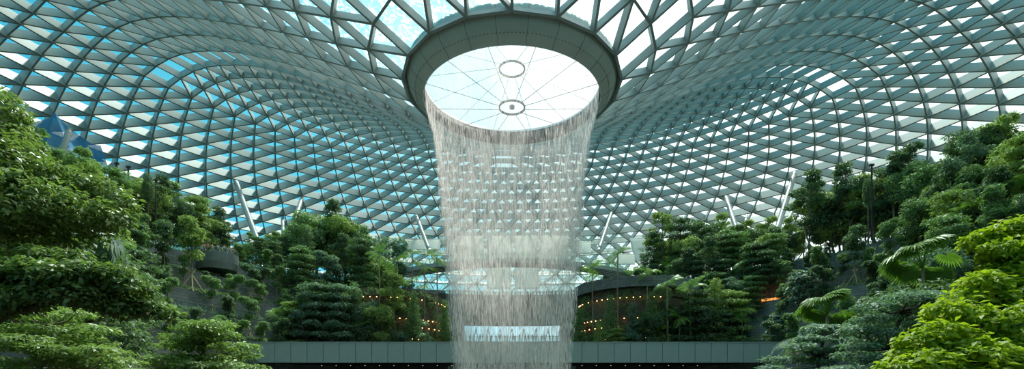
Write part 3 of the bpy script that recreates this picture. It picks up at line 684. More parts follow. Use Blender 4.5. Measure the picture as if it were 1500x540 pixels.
# palms
def frond_mesh(L, nl, lw, seed, arch=.9, leaflet=.75):
    q = random.Random(seed); pts = []
    for i in range(nl+1):
        t = i/nl; pts.append(Vector((L*math.sin(t*arch*1.25)/(arch*1.25) if arch else L*t, 0, L*(.55*t-arch*.75*t*t))))
    V = []
    for i in range(3, nl):
        t = i/nl; ll = leaflet*math.sin(math.pi*min(1, t*.9+.12))**.6
        d = (pts[i+1]-pts[i-1]).normalized()
        for s in (-1, 1):
            a = pts[i]; dirv = (Vector((0, s, 0))*.85+d*.5+Vector((0, 0, -.35-.3*q.random()))).normalized(); tip = a+dirv*ll; w_ = d*lw
            V.append([a-w_, a.lerp(tip, .5)-w_*1.1, tip, a.lerp(tip, .5)+w_*1.1])
    return pts, np.array([[tuple(p) for p in r] for r in V])
def palm(kind='feather_palm', seed=1, leafm='palm', H=5.0, L=2.6, nf=13, near=False):
    key = (kind, seed, leafm, H, L, nf)
    if key in PROT: return copy_tree(PROT[key])
    q = random.Random(seed); root = empty(kind); m = MB()
    m.tube([(0,0,0),(0.05,0,H*.3),(0.0,.06,H*.7),(0,0,H)], [.16,.12,.10,.09], 8); m.build('trunk', M['pale_bark'], root, True)
    if kind == 'feather_palm':
        pts, V = frond_mesh(L, 22, .045, seed); fo = quads('frond', V, M[leafm], root); me = fo.data
        rb = MB().tube(pts, [.03*(1-i/(len(pts)+2)) for i in range(len(pts))], 4, False); rbo = rb.build('midrib', M[leafm], fo)
    else:
        V = []; pet = L*.62; ns = 26; tl = .75; ex = Vector((math.cos(tl), 0, -math.sin(tl))); ez = Vector((math.sin(tl), 0, math.cos(tl)))
        for i in range(ns):
            a = -2.2+4.4*i/(ns-1); ll = (L*.42)*(.78+.22*math.cos(a)); c = Vector((pet, 0, pet*.3)); w_ = .075*ll
            dv = ex*math.cos(a)+Vector((0, math.sin(a), 0)); sd_ = -ex*math.sin(a)+Vector((0, math.cos(a), 0))+ez*(.3 if i % 2 else -.3)
            V.append([c, c+dv*ll*.6+sd_*w_+ez*.03, c+dv*ll-ez*.16*ll+Vector((0, 0, -.10*ll)), c+dv*ll*.6-sd_*w_+ez*.03])
        V = np.array([[tuple(p) for p in r] for r in V]); fo = quads('fan_leaf', V, M[leafm], root)
        rbo = MB().tube([(0,0,0),(pet*.5,0,pet*.22),(pet,0,pet*.3)], [.03,.022,.015], 4, False).build('leaf_stalk', M[leafm], fo)
    fo.location = (0, 0, H)
    fo.rotation_euler = (0, q.uniform(-.4, .3), 0)
    for k in range(1, nf):
        f2 = fo.copy(); C.objects.link(f2); f2.parent = root; r2 = rbo.copy(); C.objects.link(r2); r2.parent = f2
        tilt = (-1.25 if 'fan' in kind else -.9)+1.75*((k*.618) % 1.0); f2.rotation_euler = (q.uniform(-.25, .25)*(3 if 'fan' in kind else 1), tilt, k*2.399); f2.location = (0, 0, H)
        s = q.uniform(.82, 1.05); f2.scale = (s, s, s)
    PROT[key] = root; return root
LM = {'leaf_dark': 'dark green', 'leaf_mid': 'mid green', 'leaf_olive': 'olive green', 'leaf_blue': 'blue-green', 'leaf_rust': 'rusty brown-green', 'leaf_pale': 'silvery pale', 'palm': 'green', 'palm_bright': 'bright green'}
def place(o, loc, rz, s, sz=None):
    o.location = loc; o.rotation_euler = (0, 0, rz); o.scale = (s, s, sz or s)
def px_of(p): return 750+F*p.x/p.y
KW = {'rounded_tree': 'rounded broadleaf tree', 'layered_tree': 'tiered flat-branched tree', 'conical_tree': 'narrow conical tree', 'airy_tree': 'tall airy tree', 'slender_tree': 'slender young tree',
      'feather_palm': 'feather palm', 'fan_palm': 'fan palm', 'umbrella_tree': 'big-leaved umbrella tree', 'broad_shrub': 'leafy shrub'}
ROWN = ['lowest', 'second', 'third', 'fourth', 'fifth', 'top']
placed = []
def plant(kind, side, row, a, r, z, leafm, seed, s=1, sz=None, stakes=False, **kw):
    p = pol(r, a, z)
    o = palm(kind, seed, leafm, **kw) if 'palm' in kind else make_tree(kind, seed, leafm, 'pale_bark' if kind in ('slender_tree', 'airy_tree') else 'bark', stakes)
    place(o, p, rnd.uniform(0, 6.28), s, sz); placed.append((side, row, abs(a), o, kind, leafm, stakes)); return o
for sgn, side in ((-1, 'left'), (1, 'right')):
    for row, (r, z) in list(enumerate(TR))+[(5, (TR[5][0]+6.5, TR[5][1]))]:
        zz = z-.35
        lo = 25 if row < 5 else 17; a = lo+rnd.uniform(0, 2)
        while a < 104:
            gap = 57 < a < 76                                 # open stretch where the stone terraces show
            if row == 5:
                kind = rnd.choice(['rounded_tree', 'airy_tree', 'layered_tree', 'airy_tree', 'rounded_tree']); s = rnd.uniform(.75, 1.05)
                lm = rnd.choice(['leaf_dark', 'leaf_mid', 'leaf_olive', 'leaf_dark']); stp = 2.4; rr = r+rnd.uniform(2.0, 7)
                s *= 1.0 if a < 30 or a > 56 else (1.7 if side == 'left' else 1.4)
                if a < 30: s *= .6; kind = rnd.choice(['feather_palm', 'rounded_tree', 'feather_palm']); lm = 'palm' if 'palm' in kind else lm
                if side == 'left' and 55 < a < 67: rr = r+rnd.uniform(7, 9)
                if 54 < a < 84: s = rnd.uniform(1.1, 1.4)
                if side == 'right': s *= 1.12
            elif gap:
                kind = rnd.choice(['slender_tree', 'broad_shrub', 'slender_tree', 'broad_shrub']); lm = rnd.choice(['leaf_mid', 'leaf_dark']); s = rnd.uniform(.75, 1.0) if kind == 'slender_tree' else rnd.uniform(.5, .75); stp = 4.6; rr = r+1.8
            else:
                kind = rnd.choice(['rounded_tree', 'layered_tree', 'conical_tree', 'slender_tree', 'feather_palm', 'airy_tree', 'broad_shrub', 'feather_palm' if a < 45 else 'layered_tree', 'umbrella_tree' if row in (1, 2, 3) else 'rounded_tree'])
                lm = rnd.choice(['leaf_dark', 'leaf_mid', 'leaf_olive', 'leaf_blue', 'leaf_dark']); s = rnd.uniform(.8, 1.2); stp = 3.2; rr = r+rnd.uniform(1.4, 2.8)
                if row > 2 and 27 < a < 56 and 'tree' in kind and 'umb' not in kind: s *= 1.45 if side == 'left' else 1.3
                if kind == 'umbrella_tree' and rnd.random() < .5: lm = 'leaf_pale'
                if a > 80: s *= 1.1
                if 'shrub' in kind: s *= 1.2
                if 'palm' in kind: lm = rnd.choice(['palm', 'palm', 'palm_bright']); s *= 1.1
            pp = pol(rr, sgn*a, zz); pxx = px_of(pp); top_lim = None
            if side == 'left' and row < 5 and 215 < pxx < 362: top_lim = 392 if pxx > 275 else 370
            elif side == 'right' and row < 5 and 1180 < pxx < 1345: top_lim = 360
            elif side == 'left' and 325 < pxx < 440: top_lim = 352
            elif side == 'right' and 1055 < pxx < 1172: top_lim = 335
            if top_lim:
                hmax = (HZ-top_lim)/F*pp.y-zz
                if row < 5 and top_lim != 335:
                    if hmax > 4.2 and rnd.random() < .6: kind = 'slender_tree'; s = min(.95, hmax/8.2); lm = rnd.choice(['leaf_mid', 'leaf_dark'])
                    else: kind = 'broad_shrub'; lm = rnd.choice(['leaf_mid', 'leaf_dark']); s = rnd.uniform(.45, .8)
                elif 'palm' not in kind and 'shrub' not in kind: s = min(s, max(.45, hmax/9.0))
            st_ = kind == 'slender_tree' and (gap or rnd.random() < .3)
            if 'palm' in kind: plant(kind, side, row, sgn*a, rr, zz, lm, rnd.choice([1, 2]), s, H=rnd.choice([4.0, 6.0]))
            else: plant(kind, side, row, sgn*a, rr, zz, lm, rnd.choice([11, 12]), s, s*rnd.uniform(.9, 1.1), st_)
            a += stp*rnd.uniform(.8, 1.15)*(50/(r+8))
cnt = {}
for side, row, a, o, kind, lm, st_ in sorted(placed, key=lambda t: (t[0], t[1], t[2])):
    k = (side, row, kind, lm, st_); i = cnt.get(k, 0); cnt[k] = i+1
    tag(o, '%s %s%s, %s from waterfall, %s terrace of %s slope' % (LM[lm], 'staked ' if st_ else '', KW[kind], ORD[i], ROWN[row], side),
        'palm' if 'palm' in kind else ('shrub' if 'shrub' in kind else 'tree'), '%s planted on the terraces' % (KW[kind]+'s'))
# ground cover spilling over the terrace edges
for sgn, side in ((-1, 'left'), (1, 'right')):
    for row, (r, z) in enumerate(TR):
        cs = []; q = random.Random(row*9+sgn)
        a = 26
        while a < (78 if row < 2 else 92):
            cs.append(tuple(pol(r+q.uniform(.2, 3.4), sgn*a, z-.15))); a += .55
            cs.append(tuple(pol(r+.45, sgn*a, z+.2)))
        V = leaves(cs, [q.uniform(.3, .75) for c in cs], 10000, .26, row+50, .55, .6, .5)
        o = quads('ground_cover', V, M[['leaf_mid', 'leaf_dark', 'leaf_blue'][row % 3]]); tag(o, 'low leafy ground cover along the %s terrace of the %s slope' % (ROWN[row], side), 'ground cover', kind='stuff')
# planting in front of the drums and along the far wall foot
fp = []
for sgn, side in ((-1, 'left'), (1, 'right')):
    for i in range(15):
        x = sgn*(14.5+i*1.75+rnd.uniform(-.5, .5)); kind = rnd.choice(['feather_palm', 'rounded_tree', 'conical_tree', 'feather_palm', 'fan_palm', 'layered_tree']); d = 88.5-abs(x)*.05+rnd.uniform(-.5, .5)
        lm = rnd.choice(['palm', 'palm_bright']) if 'palm' in kind else rnd.choice(['leaf_dark', 'leaf_olive', 'leaf_mid', 'leaf_blue'])
        if 'palm' in kind: o = palm(kind, 3, lm, H=[7.0, 9.5][i % 2]); s = rnd.uniform(.85, 1.1)
        else: o = make_tree(kind, 11, lm); s = rnd.uniform(.95, 1.35)
        s *= .62 if i < 5 else (1.3 if i > 6 else 1.0)
        place(o, (x, d, 4.0), rnd.uniform(0, 6.28), s); fp.append((side, abs(x), o, kind, lm))
o = MB().box(-40, -11, 88, 90.2, -10, 4.1).build('wall_left_planter', M['dark_stone']); tag(o, 'dark planter wall left behind the viaduct', kind='structure')
o = MB().box(11, 40, 88, 90.2, -10, 4.1).build('wall_right_planter', M['dark_stone']); tag(o, 'dark planter wall right behind the viaduct', kind='structure')
for i, (side, ax_, o, kind, lm) in enumerate(sorted(fp, key=lambda t: (t[0], t[1]))):
    tag(o, '%s %s behind the viaduct, %s outward from the waterfall, %s side' % (LM[lm], KW[kind], ORD[i % 15], side), 'palm' if 'palm' in kind else 'tree', 'plants directly behind the viaduct')

# ------------------------------------------------------------------ railings, balcony on the left slope
bc = pol(56.8, -61.6, 0); BZ = 22.4
bal = empty('balcony', (bc.x, bc.y, BZ), label='rounded grey stone lookout balcony on the left slope crowded with people', cat='balcony'); bal.scale = (.82, .82, 1)
MB().lathe([(3.5,-2.3),(3.8,-1.2),(3.8,.35),(3.6,.35),(3.6,.05),(.01,.05)], 48).lathe([(3.5,-2.3),(.01,-2.3)], 48).build('drum', M['concrete'], bal)
MB().lathe([(3.68,.35),(3.70,.35),(3.70,1.05),(3.68,1.05)], 48, closed=True).build('glass_rail', M['clear'], bal)
MB().lathe([(3.66,1.05),(3.73,1.05),(3.73,1.12),(3.66,1.12)], 48, closed=True).build('handrail', M['rail'], bal)
for k in range(20):
    a = k*math.pi/10; MB().box(-.03, .03, -.03, .03, .35, 1.08).build('post', M['rail'], bal).location = (3.7*math.sin(a), 3.7*math.cos(a), 0)
def railing(side, row, a0, a1, n, label):
    r, z = TR[row]; b = pol(r+.1, (a0+a1)/2, z); o = empty('glass_railing', b, label=label, cat='railing', group='glass railings on the terraces')
    for i in range(n+1):
        p = pol(r+.1, a0+(a1-a0)*i/n, z)-b; MB().box(-.05, .05, -.05, .05, 0, 1.15).build('post', M['rail'], o).location = p
        if i < n:
            q = pol(r+.1, a0+(a1-a0)*(i+1)/n, z)-b; nv = Vector((p.y-q.y, q.x-p.x, 0))
            MB().beam(p+Vector((0,0,.6)), q+Vector((0,0,.6)), nv, .95, -.01, .01).build('pane', M['clear'], o)
            MB().beam(p+Vector((0,0,1.15)), q+Vector((0,0,1.15)), (0,0,1), .08, -.03, .03).build('rail', M['rail'], o)
railing('left', 2, -60, -76, 9, 'glass railing with metal posts on the open stretch of the left terraces')
railing('right', 2, 61, 76, 9, 'glass railing with metal posts on the open stretch of the right terraces')
o = MB().box(-.02, 5.6, 0, .5, 0, .35).build('light_strip', mat('orange_glow', (1, .4, .1), emit=((1, .33, .08), 1.6)))
o.location = pix(1116, 441, 88); o.rotation_euler = (0, R(-4), R(-25)); tag(o, 'glowing orange light strip under a ledge right of the waterfall among the trees', 'light')

# ------------------------------------------------------------------ people
SK = [mat('skin_%d' % i, c, .6) for i, c in enumerate([(.55,.36,.26),(.42,.26,.17),(.62,.43,.33)])]
CL = {n: mat('cloth_'+n, c, .85) for n, c in {'white': (.7,.7,.7), 'red': (.55,.06,.05), 'black': (.03,.03,.035), 'navy': (.04,.06,.15), 'grey': (.25,.26,.27), 'pink': (.6,.25,.25), 'yellow': (.6,.5,.12), 'green': (.08,.2,.1)}.items()}
HAIR = mat('dark_hair', (.015,.012,.01), .6)
def skin_mesh(name, verts, edges, rad, sub=1):
    me = bpy.data.meshes.new(name); me.from_pydata(verts, edges, []); o = bpy.data.objects.new(name, me); C.objects.link(o)
    md = o.modifiers.new('s', 'SKIN'); sl = me.skin_vertices[0].data
    for i, r_ in enumerate(rad): sl[i].radius = (r_, r_) if not hasattr(r_, '__len__') else r_
    sl[0].use_root = True; md2 = o.modifiers.new('u', 'SUBSURF'); md2.levels = sub; md2.render_levels = sub
    dg = bpy.context.evaluated_depsgraph_get(); me2 = bpy.data.meshes.new_from_object(o.evaluated_get(dg)); me2.name = name
    bpy.data.objects.remove(o); me2.polygons.foreach_set('use_smooth', [True]*len(me2.polygons)); return me2
PB = []
for pose in range(4):
    v = [(0,0,.95),(0,0,1.15),(0,0,1.38),(0,0,1.48),(0,.0,1.56),(0,.0,1.68)]; rd = [(.15,.11),(.14,.10),(.16,.10),(.055,.055),(.075,.09),(.075,.095)]; e = [(0,1),(1,2),(2,3),(3,4),(4,5)]
    def add(p, r_, par): v.append(p); rd.append(r_); e.append((par, len(v)-1)); return len(v)-1
    for s in (-1, 1):
        h = add((s*.095,0,.88), .085, 0); k = add((s*.11,-.02+.06*(pose == 1)*s,.50), .06, h); an_ = add((s*.115,.02,.09), .04, k); add((s*.13,-.12,.04), .038, an_)
        sh = add((s*.19,0,1.38), .055, 2)
        if pose == 0: el = add((s*.25,.02,1.10), .042, sh); wr_ = add((s*.24,-.06,.86), .03, el); hd = (s*.235,-.08,.78); fd = (0,-.01,-.075)
        elif pose == 1: el = add((s*.27,-.02,1.14), .042, sh); wr_ = add((s*.18,-.27,1.10), .03, el); hd = (s*.17,-.35,1.12); fd = (0,-.07,-.02)
        elif pose == 2: el = add((s*.25,-.12,1.15), .042, sh); wr_ = add((s*.08,-.26,1.42), .03, el); hd = (s*.06,-.29,1.50); fd = (0,-.02,.07)
        else: el = add((s*.28,.05,1.14), .042, sh); wr_ = add((s*(.20 if s > 0 else .30),(-.22 if s > 0 else 0),(1.02 if s > 0 else .9)), .03, el); hd = (v[-1][0],v[-1][1]-.06,v[-1][2]-.03); fd = (0,-.06,-.03)
        pm = add(hd, .034, wr_)
        for f in range(5):
            off = (f-2)*.018; b1 = add((hd[0]+off*1.4, hd[1]+fd[1]*.6, hd[2]+fd[2]*.6-(.0 if f else 0)), .0095, pm); add((hd[0]+off*1.8, hd[1]+fd[1]*(1.25 if f else .8)-.01, hd[2]+fd[2]*(1.25 if f else .8)), .008, b1)
    body = skin_mesh('person_body', v, e, rd, 2)
    # nose, ears as part of the surface: pull vertices on the face
    for vt in body.vertices:
        c = vt.co
        if c.z > 1.585 and c.z < 1.625 and c.y < -.05 and abs(c.x) < .03: c.y -= .022
        if 1.58 < c.z < 1.65 and abs(c.x) > .062: c.x *= 1.12
    sv = [(0,0,.90),(0,0,1.15),(0,0,1.38)]; sr = [(.175,.135),(.165,.125),(.185,.125)]; se = [(0,1),(1,2)]
    bv = {}
    sh_ = []
    for s, base in ((-1, 6), (1, 6+(len(v)-6)//2)):
        shp, elp = v[base+4], v[base+5]; mid = tuple((shp[i]*.35+elp[i]*.65) for i in range(3)); sv.append(shp); sr.append(.075); se.append((2, len(sv)-1)); sv.append(mid); sr.append(.062); se.append((len(sv)-2, len(sv)-1))
    shirt = skin_mesh('person_shirt', sv, se, sr, 2)
    tv = [(0,0,.96),(0,0,.90)]; trd = [(.165,.125),(.165,.13)]; te = [(0,1)]
    for s, base in ((-1, 6), (1, 6+(len(v)-6)//2)):
        for q_, r_ in ((0, .105), (1, .078), (2, .06)):
            p_ = v[base+q_]; p_ = p_ if q_ < 2 else (p_[0], p_[1], p_[2]+.04); tv.append(p_); trd.append(r_); te.append((1 if q_ == 0 else len(tv)-2, len(tv)-1))
    trou = skin_mesh('person_trousers', tv, te, trd, 2)
    PB.append((body, shirt, trou))
hm = MB(); seg = 12
for i in range(7):
    ph = i/6*math.pi*.62
    for k in range(seg):
        a = 2*math.pi*k/seg; cut = 1.0 if math.sin(a) > -.3 else .62
        p2 = ph*cut; hm.v.append((.098*math.sin(p2)*math.cos(a), .012+.116*math.sin(p2)*math.sin(a), 1.655+.125*math.cos(p2)))
for i in range(6):
    for k in range(seg): hm.f.append((i*seg+k, i*seg+(k+1) % seg, (i+1)*seg+(k+1) % seg, (i+1)*seg+k)); hm.m.append(0)
hair_me = hm.build('hair', HAIR, None, True); hair_data = hair_me.data; bpy.data.objects.remove(hair_me)
for me in PB:
    for q_ in me: q_.materials.append(CL['grey'])
POSE = ['with arms hanging down', 'with both hands on the rail', 'holding a phone up to the face', 'with one arm bent']
def person(loc, rz, pose, top, bot, label, group):
    o = empty('person', loc, rz, label, 'person', group); s = rnd.uniform(.93, 1.04); o.scale = (s, s, s)
    for (nm, me, mt) in (('body', PB[pose][0], rnd.choice(SK)), ('shirt', PB[pose][1], CL[top]), ('trousers', PB[pose][2], CL[bot]), ('hair', hair_data, HAIR)):
        c = bpy.data.objects.new(nm, me); C.objects.link(c); c.parent = o; c.material_slots[0].link = 'OBJECT'; c.material_slots[0].material = mt
cols = list(CL)
def crowd(pts, face, where, group, palette):
    for i, p in enumerate(sorted(pts, key=lambda p: px_of(p))):
        pose = rnd.choice([0, 1, 1, 2, 3]); top = rnd.choice(palette); person(p, face(p)+rnd.uniform(-.4, .4), pose, top, rnd.choice(['black', 'navy', 'grey']),
            'person in %s top, %s from left %s' % (top, ORD[i], where), group)
inw = lambda p: math.atan2(p.x, p.y-AX)*-1.0
crowd([Vector((bc.x, bc.y, BZ+.05))+Vector((2.4*math.cos(a), 2.4*math.sin(a), 0)) for a in [R(t) for t in (175, 200, 222, 243, 262, 280, 300, 322, 345, 8)]]+
      [Vector((bc.x+q*.9, bc.y+.2*(-1)**q, BZ+.05)) for q in (-2, -1, 0, 1, 2)], inw, 'on the rounded balcony', 'people on the lookout balcony', ['red', 'pink', 'white', 'yellow', 'red', 'grey'])
crowd([pol(56.5+rnd.choice([0, .9]), a*.72+rnd.uniform(-.15, .15), 20.8) for a in range(-20, 21)], inw, 'on the upper deck behind the waterfall', 'people on the upper viewing deck', ['white', 'black', 'grey', 'navy', 'green', 'black'])
crowd([pol(56.2+rnd.choice([0, .9]), a*.95+rnd.uniform(-.25, .25), 10.8) for a in range(-12, 13)], inw, 'on the lower deck behind the waterfall', 'people on the lower viewing deck', ['white', 'grey', 'white', 'black', 'navy'])
for nm, z, a_ in (('deck_railing', 20.8, 16.5), ('deck_railing', 10.8, 16.5)):
    o = empty(nm, (0, AX, z), label='thin metal railing along the %s viewing deck behind the waterfall' % ('upper' if z > 15 else 'lower'), cat='railing')
    MB().lathe([(56.1,1.1),(56.16,1.1),(56.16,1.16),(56.1,1.16)], 30, a0=R(-a_), a1=R(a_), closed=True).build('handrail', M['rail'], o)
    MB().lathe([(56.12,.15),(56.14,.15),(56.14,1.05),(56.12,1.05)], 30, a0=R(-a_), a1=R(a_), closed=True).build('glass_panel', M['clear'], o)
    for k in range(21): MB().box(-.03, .03, -.03, .03, 0, 1.12).build('post', M['rail'], o).location = P3(56.13, 0, R(-a_+2*a_*k/20))

# ------------------------------------------------------------------ foreground trees
def fore_tree(name, base, cl, leafm, n, size, seed, label, flat=.45, asp=.45, up=.7, twigs=4, barkm='bark', hub=None):
    """cl: list of (px, py, depth, radius) crown masses"""
    base = Vector(base); o = empty(name, base, label=label, cat='tree')
    cs = [pix(a, b, d)-base for a, b, d, r_ in cl]; rs_ = [r_ for *_, r_ in cl]
    V = leaves([tuple(c) for c in cs], rs_, n, size, seed, flat, up, asp)
    quads('foliage', V, M[leafm], o); m = MB(); q = random.Random(seed)
    hubs = [Vector(pix(*h))-base for h in hub]
    branch(m, (0, 0, 0), hubs[0], .22, .11, seed, 7, 8, .03)
    for a, b in zip(hubs, hubs[1:]): branch(m, a, b, .10, .06, seed+3, 5, 7, .05)
    for c, r_ in zip(cs, rs_):
        h = min(hubs, key=lambda t: (t-c).length+ (0 if t.z < c.z+.5 else 2)); branch(m, h, c, .055, .018, int(c.x*100), 5, 6, .07)
        for k in range(twigs):
            d = Vector((q.uniform(-1, 1), q.uniform(-1, 1), q.uniform(-.5, .5)*flat*1.5)).normalized()*r_*.85; d.z *= flat; m.tube([c, c+d*.5+Vector((0, 0, .02)), c+d], [.016, .011, .006], 4)
    m.build('branches', M[barkm], o, True); return o
cl = [(-30,150,15,1.0),(2,165,15,.75),(12,205,15,.8),(-25,230,14,1.3),(30,240,15,.8),(62,258,15,.75),(92,268,15.5,.7),(125,275,16,.7),(152,282,16,.65),(178,300,16,.55),(160,318,15.5,.6),(120,310,15,.8),(75,300,14.5,.9),
      (20,290,14,1.2),(-40,310,14,1.3),(50,335,15,.8),(100,338,15.5,.7),(5,350,15,.9),(140,340,16,.5)]
fore_tree('broadleaf_tree', (-17, 17, -9.9), cl, 'leaf_fore', 15500, .175, 5, 'large glossy broadleaf tree filling the upper left foreground', flat=.7, hub=[(-60,330,16),(10,300,15),(60,275,15),(120,290,15.5)])
cl = [(-30,395,13,1.0),(15,400,13,.7),(55,398,13,.65),(95,405,13,.7),(130,398,13.2,.6),(165,402,13.4,.55),(190,418,13.5,.5),(215,448,14,.5),(245,458,14,.35),(185,452,13.8,.55),(150,440,13.5,.6),(110,432,13,.6),(60,430,13,.6),(10,440,13,.8),(60,372,13.5,.45),(110,378,13.5,.4)]
fore_tree('broadleaf_tree', (-15.5, 14.5, -9.9), cl, 'leaf_fore', 9500, .185, 8, 'leaning broadleaf tree reaching rightward across the lower left foreground', flat=.5, hub=[(-40,480,13),(20,455,13),(90,425,13),(150,425,13.5)])
cl = []
q = random.Random(4)
for ty, xa, xb in ((462,-10,120),(480,-20,150),(497,-10,160),(512,-20,180),(528,-20,175),(545,-10,190),(562,0,190)):
    for k in range(8): cl.append((xa+(xb-xa)*(k+.5)/8+q.uniform(-8,8), ty+q.uniform(-5,5), 19+q.uniform(-2,2), q.uniform(.55,.95)))
fore_tree('tiered_tree', (-17, 19, -9.9), cl, 'leaf_layer', 17000, .17, 15, 'fine-leaved light green tiered tree at the bottom left corner', flat=.2, up=1.1, hub=[(70,580,19),(75,520,19),(75,475,19)], barkm='pale_bark')
cl = []
for ty, w_ in ((478,22),(492,45),(507,62),(521,72),(536,80),(552,80)):
    for k in range(6): cl.append((298-w_+2*w_*(k+.5)/6+q.uniform(-5,5), ty+q.uniform(-4,4), 23+q.uniform(-1.5,1.5), q.uniform(.6,.9)))
fore_tree('tiered_tree', (-13.9, 23, -9.9), cl, 'leaf_layer', 10500, .19, 16, 'light green tiered tree left of the viaduct end at the bottom', flat=.22, up=1.1, hub=[(298,580,23),(298,520,23),(298,490,23)], barkm='pale_bark')
cl = [(150+q.uniform(-40,45), 380+q.uniform(0,140), 26+q.uniform(-2,3), q.uniform(.9,1.4)) for k in range(26)]+[(40+q.uniform(-60,80), 330+q.uniform(0,150), 25, 1.5) for k in range(14)]
fore_tree('dense_tree', (-20, 27, -9.9), cl, 'leaf_dark', 13000, .26, 21, 'dark dense tree behind the glossy left foreground trees', flat=.7, hub=[(130,560,27),(130,470,26),(60,420,25)])
# right
cl = [(1505,335,15,.7),(1475,338,15,.5),(1448,345,15,.38),(1425,352,15,.3),(1500,370,14.5,.8),(1462,368,14.5,.5),(1480,400,14.5,.8),(1440,415,14,.55),(1500,430,14,1.0),(1455,445,14,.7),(1410,440,14,.5),(1385,455,13.5,.5),
      (1420,470,13.5,.7),(1480,480,13,1.0),(1375,488,13,.55),(1345,500,13,.45),(1400,510,13,.75),(1330,520,13,.4),(1360,530,12.5,.6),(1310,540,12.5,.4),(1440,530,12.5,.9),(1500,540,12.5,1.1),(1380,560,12.5,.8)]
fore_tree('broadleaf_tree', (14.5, 14, -9.9), cl, 'leaf_bright', 17000, .20, 31, 'sunlit yellow-green broadleaf tree filling the lower right corner', flat=.6, asp=.5, hub=[(1520,560,14),(1480,500,13.8),(1460,430,14),(1420,500,13.2)])
cl = []
for ty, cx0, w_ in ((432,1345,45),(450,1335,60),(468,1320,60),(486,1310,65),(504,1300,60),(522,1290,65),(540,1290,70),(556,1290,70)):
    for k in range(6): cl.append((cx0-w_+2*w_*(k+.5)/6+q.uniform(-6,6), ty+q.uniform(-4,4), 22+q.uniform(-1.5,1.5), q.uniform(.55,.85)))
fore_tree('tiered_tree', (16.5, 22.5, -9.9), cl, 'leaf_blue', 15000, .18, 33, 'dull green tiered tree just left of the sunlit yellow-green tree', flat=.24, up=1.1, hub=[(1310,580,22),(1310,510,22),(1320,455,22)])
cl = []
for ty, cx0, w_ in ((480,1215,28),(496,1205,45),(510,1200,42),(526,1180,60),(540,1190,70),(555,1200,70)):
    for k in range(5): cl.append((cx0-w_+2*w_*(k+.5)/5+q.uniform(-5,5), ty+q.uniform(-3,3), 27+q.uniform(-1.2,1.2), q.uniform(.5,.8)))
fore_tree('tiered_tree', (16.5, 27, -9.9), cl, 'leaf_blue', 8000, .2, 34, 'small tiered tree under the near fan palm at the right end of the viaduct', flat=.24, up=1.1, hub=[(1200,580,27),(1200,520,27),(1208,490,27)])
cl = [(1400+q.uniform(-120,120), 440+q.uniform(-20,130), 30+q.uniform(-2,2), q.uniform(.9,1.5)) for k in range(30)]
fore_tree('dense_tree', (26, 31, -9.9), cl, 'leaf_dark', 11000, .28, 35, 'dark dense tree behind the right foreground trees', flat=.7, hub=[(1400,580,30),(1400,500,30),(1400,450,30)])
for (px, py, d, L, nf, lab, H) in ((1212, 462, 32, 2.1, 34, 'bright green fan palm rising beside the right end of the viaduct', None), (1352, 392, 36, 2.9, 34, 'bright green fan palm in front of the right stone terraces, upper of the two', None)):
    top = pix(px, py, d); H = top.z+9.9
    o = palm('fan_palm', int(px), 'palm_bright', H=H, L=L, nf=nf); place(o, (top.x, top.y, -9.9), 0, 1); tag(o, lab, 'palm')
top = pix(1170, 500, 30); o = palm('feather_palm', 77, 'leaf_pale', H=top.z+9.9, L=2.6, nf=7); place(o, (top.x, top.y, -9.9), 1.0, 1); tag(o, 'small pale feather palm arching over the right end of the viaduct', 'palm')
top = pix(95, 345, 24); o = palm('fan_palm', 78, 'leaf_pale', H=top.z+9.9, L=3.0, nf=16); place(o, (top.x, top.y, -9.9), 0, 1); tag(o, 'pale fan palm half hidden in the left foreground foliage', 'palm')
# clipped column shrubs on the top terraces
for (px, py, d, hh, lab) in ((217, 300, 78, 5.0, 'tall oval clipped shrub on the top left terrace beside thin posts'), (1272, 302, 78, 4.4, 'tall oval clipped shrub on the top right terrace among the trees')):
    b = pix(px, py, d); o = empty('column_shrub', (b.x, b.y, ZD), label=lab, cat='shrub')
    V = leaves([(0, 0, b.z-ZD+hh*.5)], [[.75, .75, hh*.5]], 2200, .22, 5); quads('foliage', V, M['leaf_dark'], o)
    MB().tube([(0,0,0),(0,0,b.z-ZD+hh*.6)], .12, 6).build('stem', M['bark'], o)
for (px, y0, d, lab) in ((171, 238, 80, 'thin dark lamp post left of the oval shrub'), (188, 243, 80, 'thin grey post nearest the oval shrub on the left'), (228, 262, 80, 'thin grey post right of the oval shrub on the left'), (1277, 240, 76, 'thin dark post beside the oval shrub on the right')):
    t_ = pix(px, y0, d); o = empty('post', (t_.x, t_.y, ZD), label=lab, cat='post'); H = t_.z-ZD
    MB().tube([(0,0,0),(0,0,H)], .12, 8).build('pole', M['black'], o); MB().box(-.3, .3, -.15, .15, H-.3, H).build('lamp_head', M['black'], o)
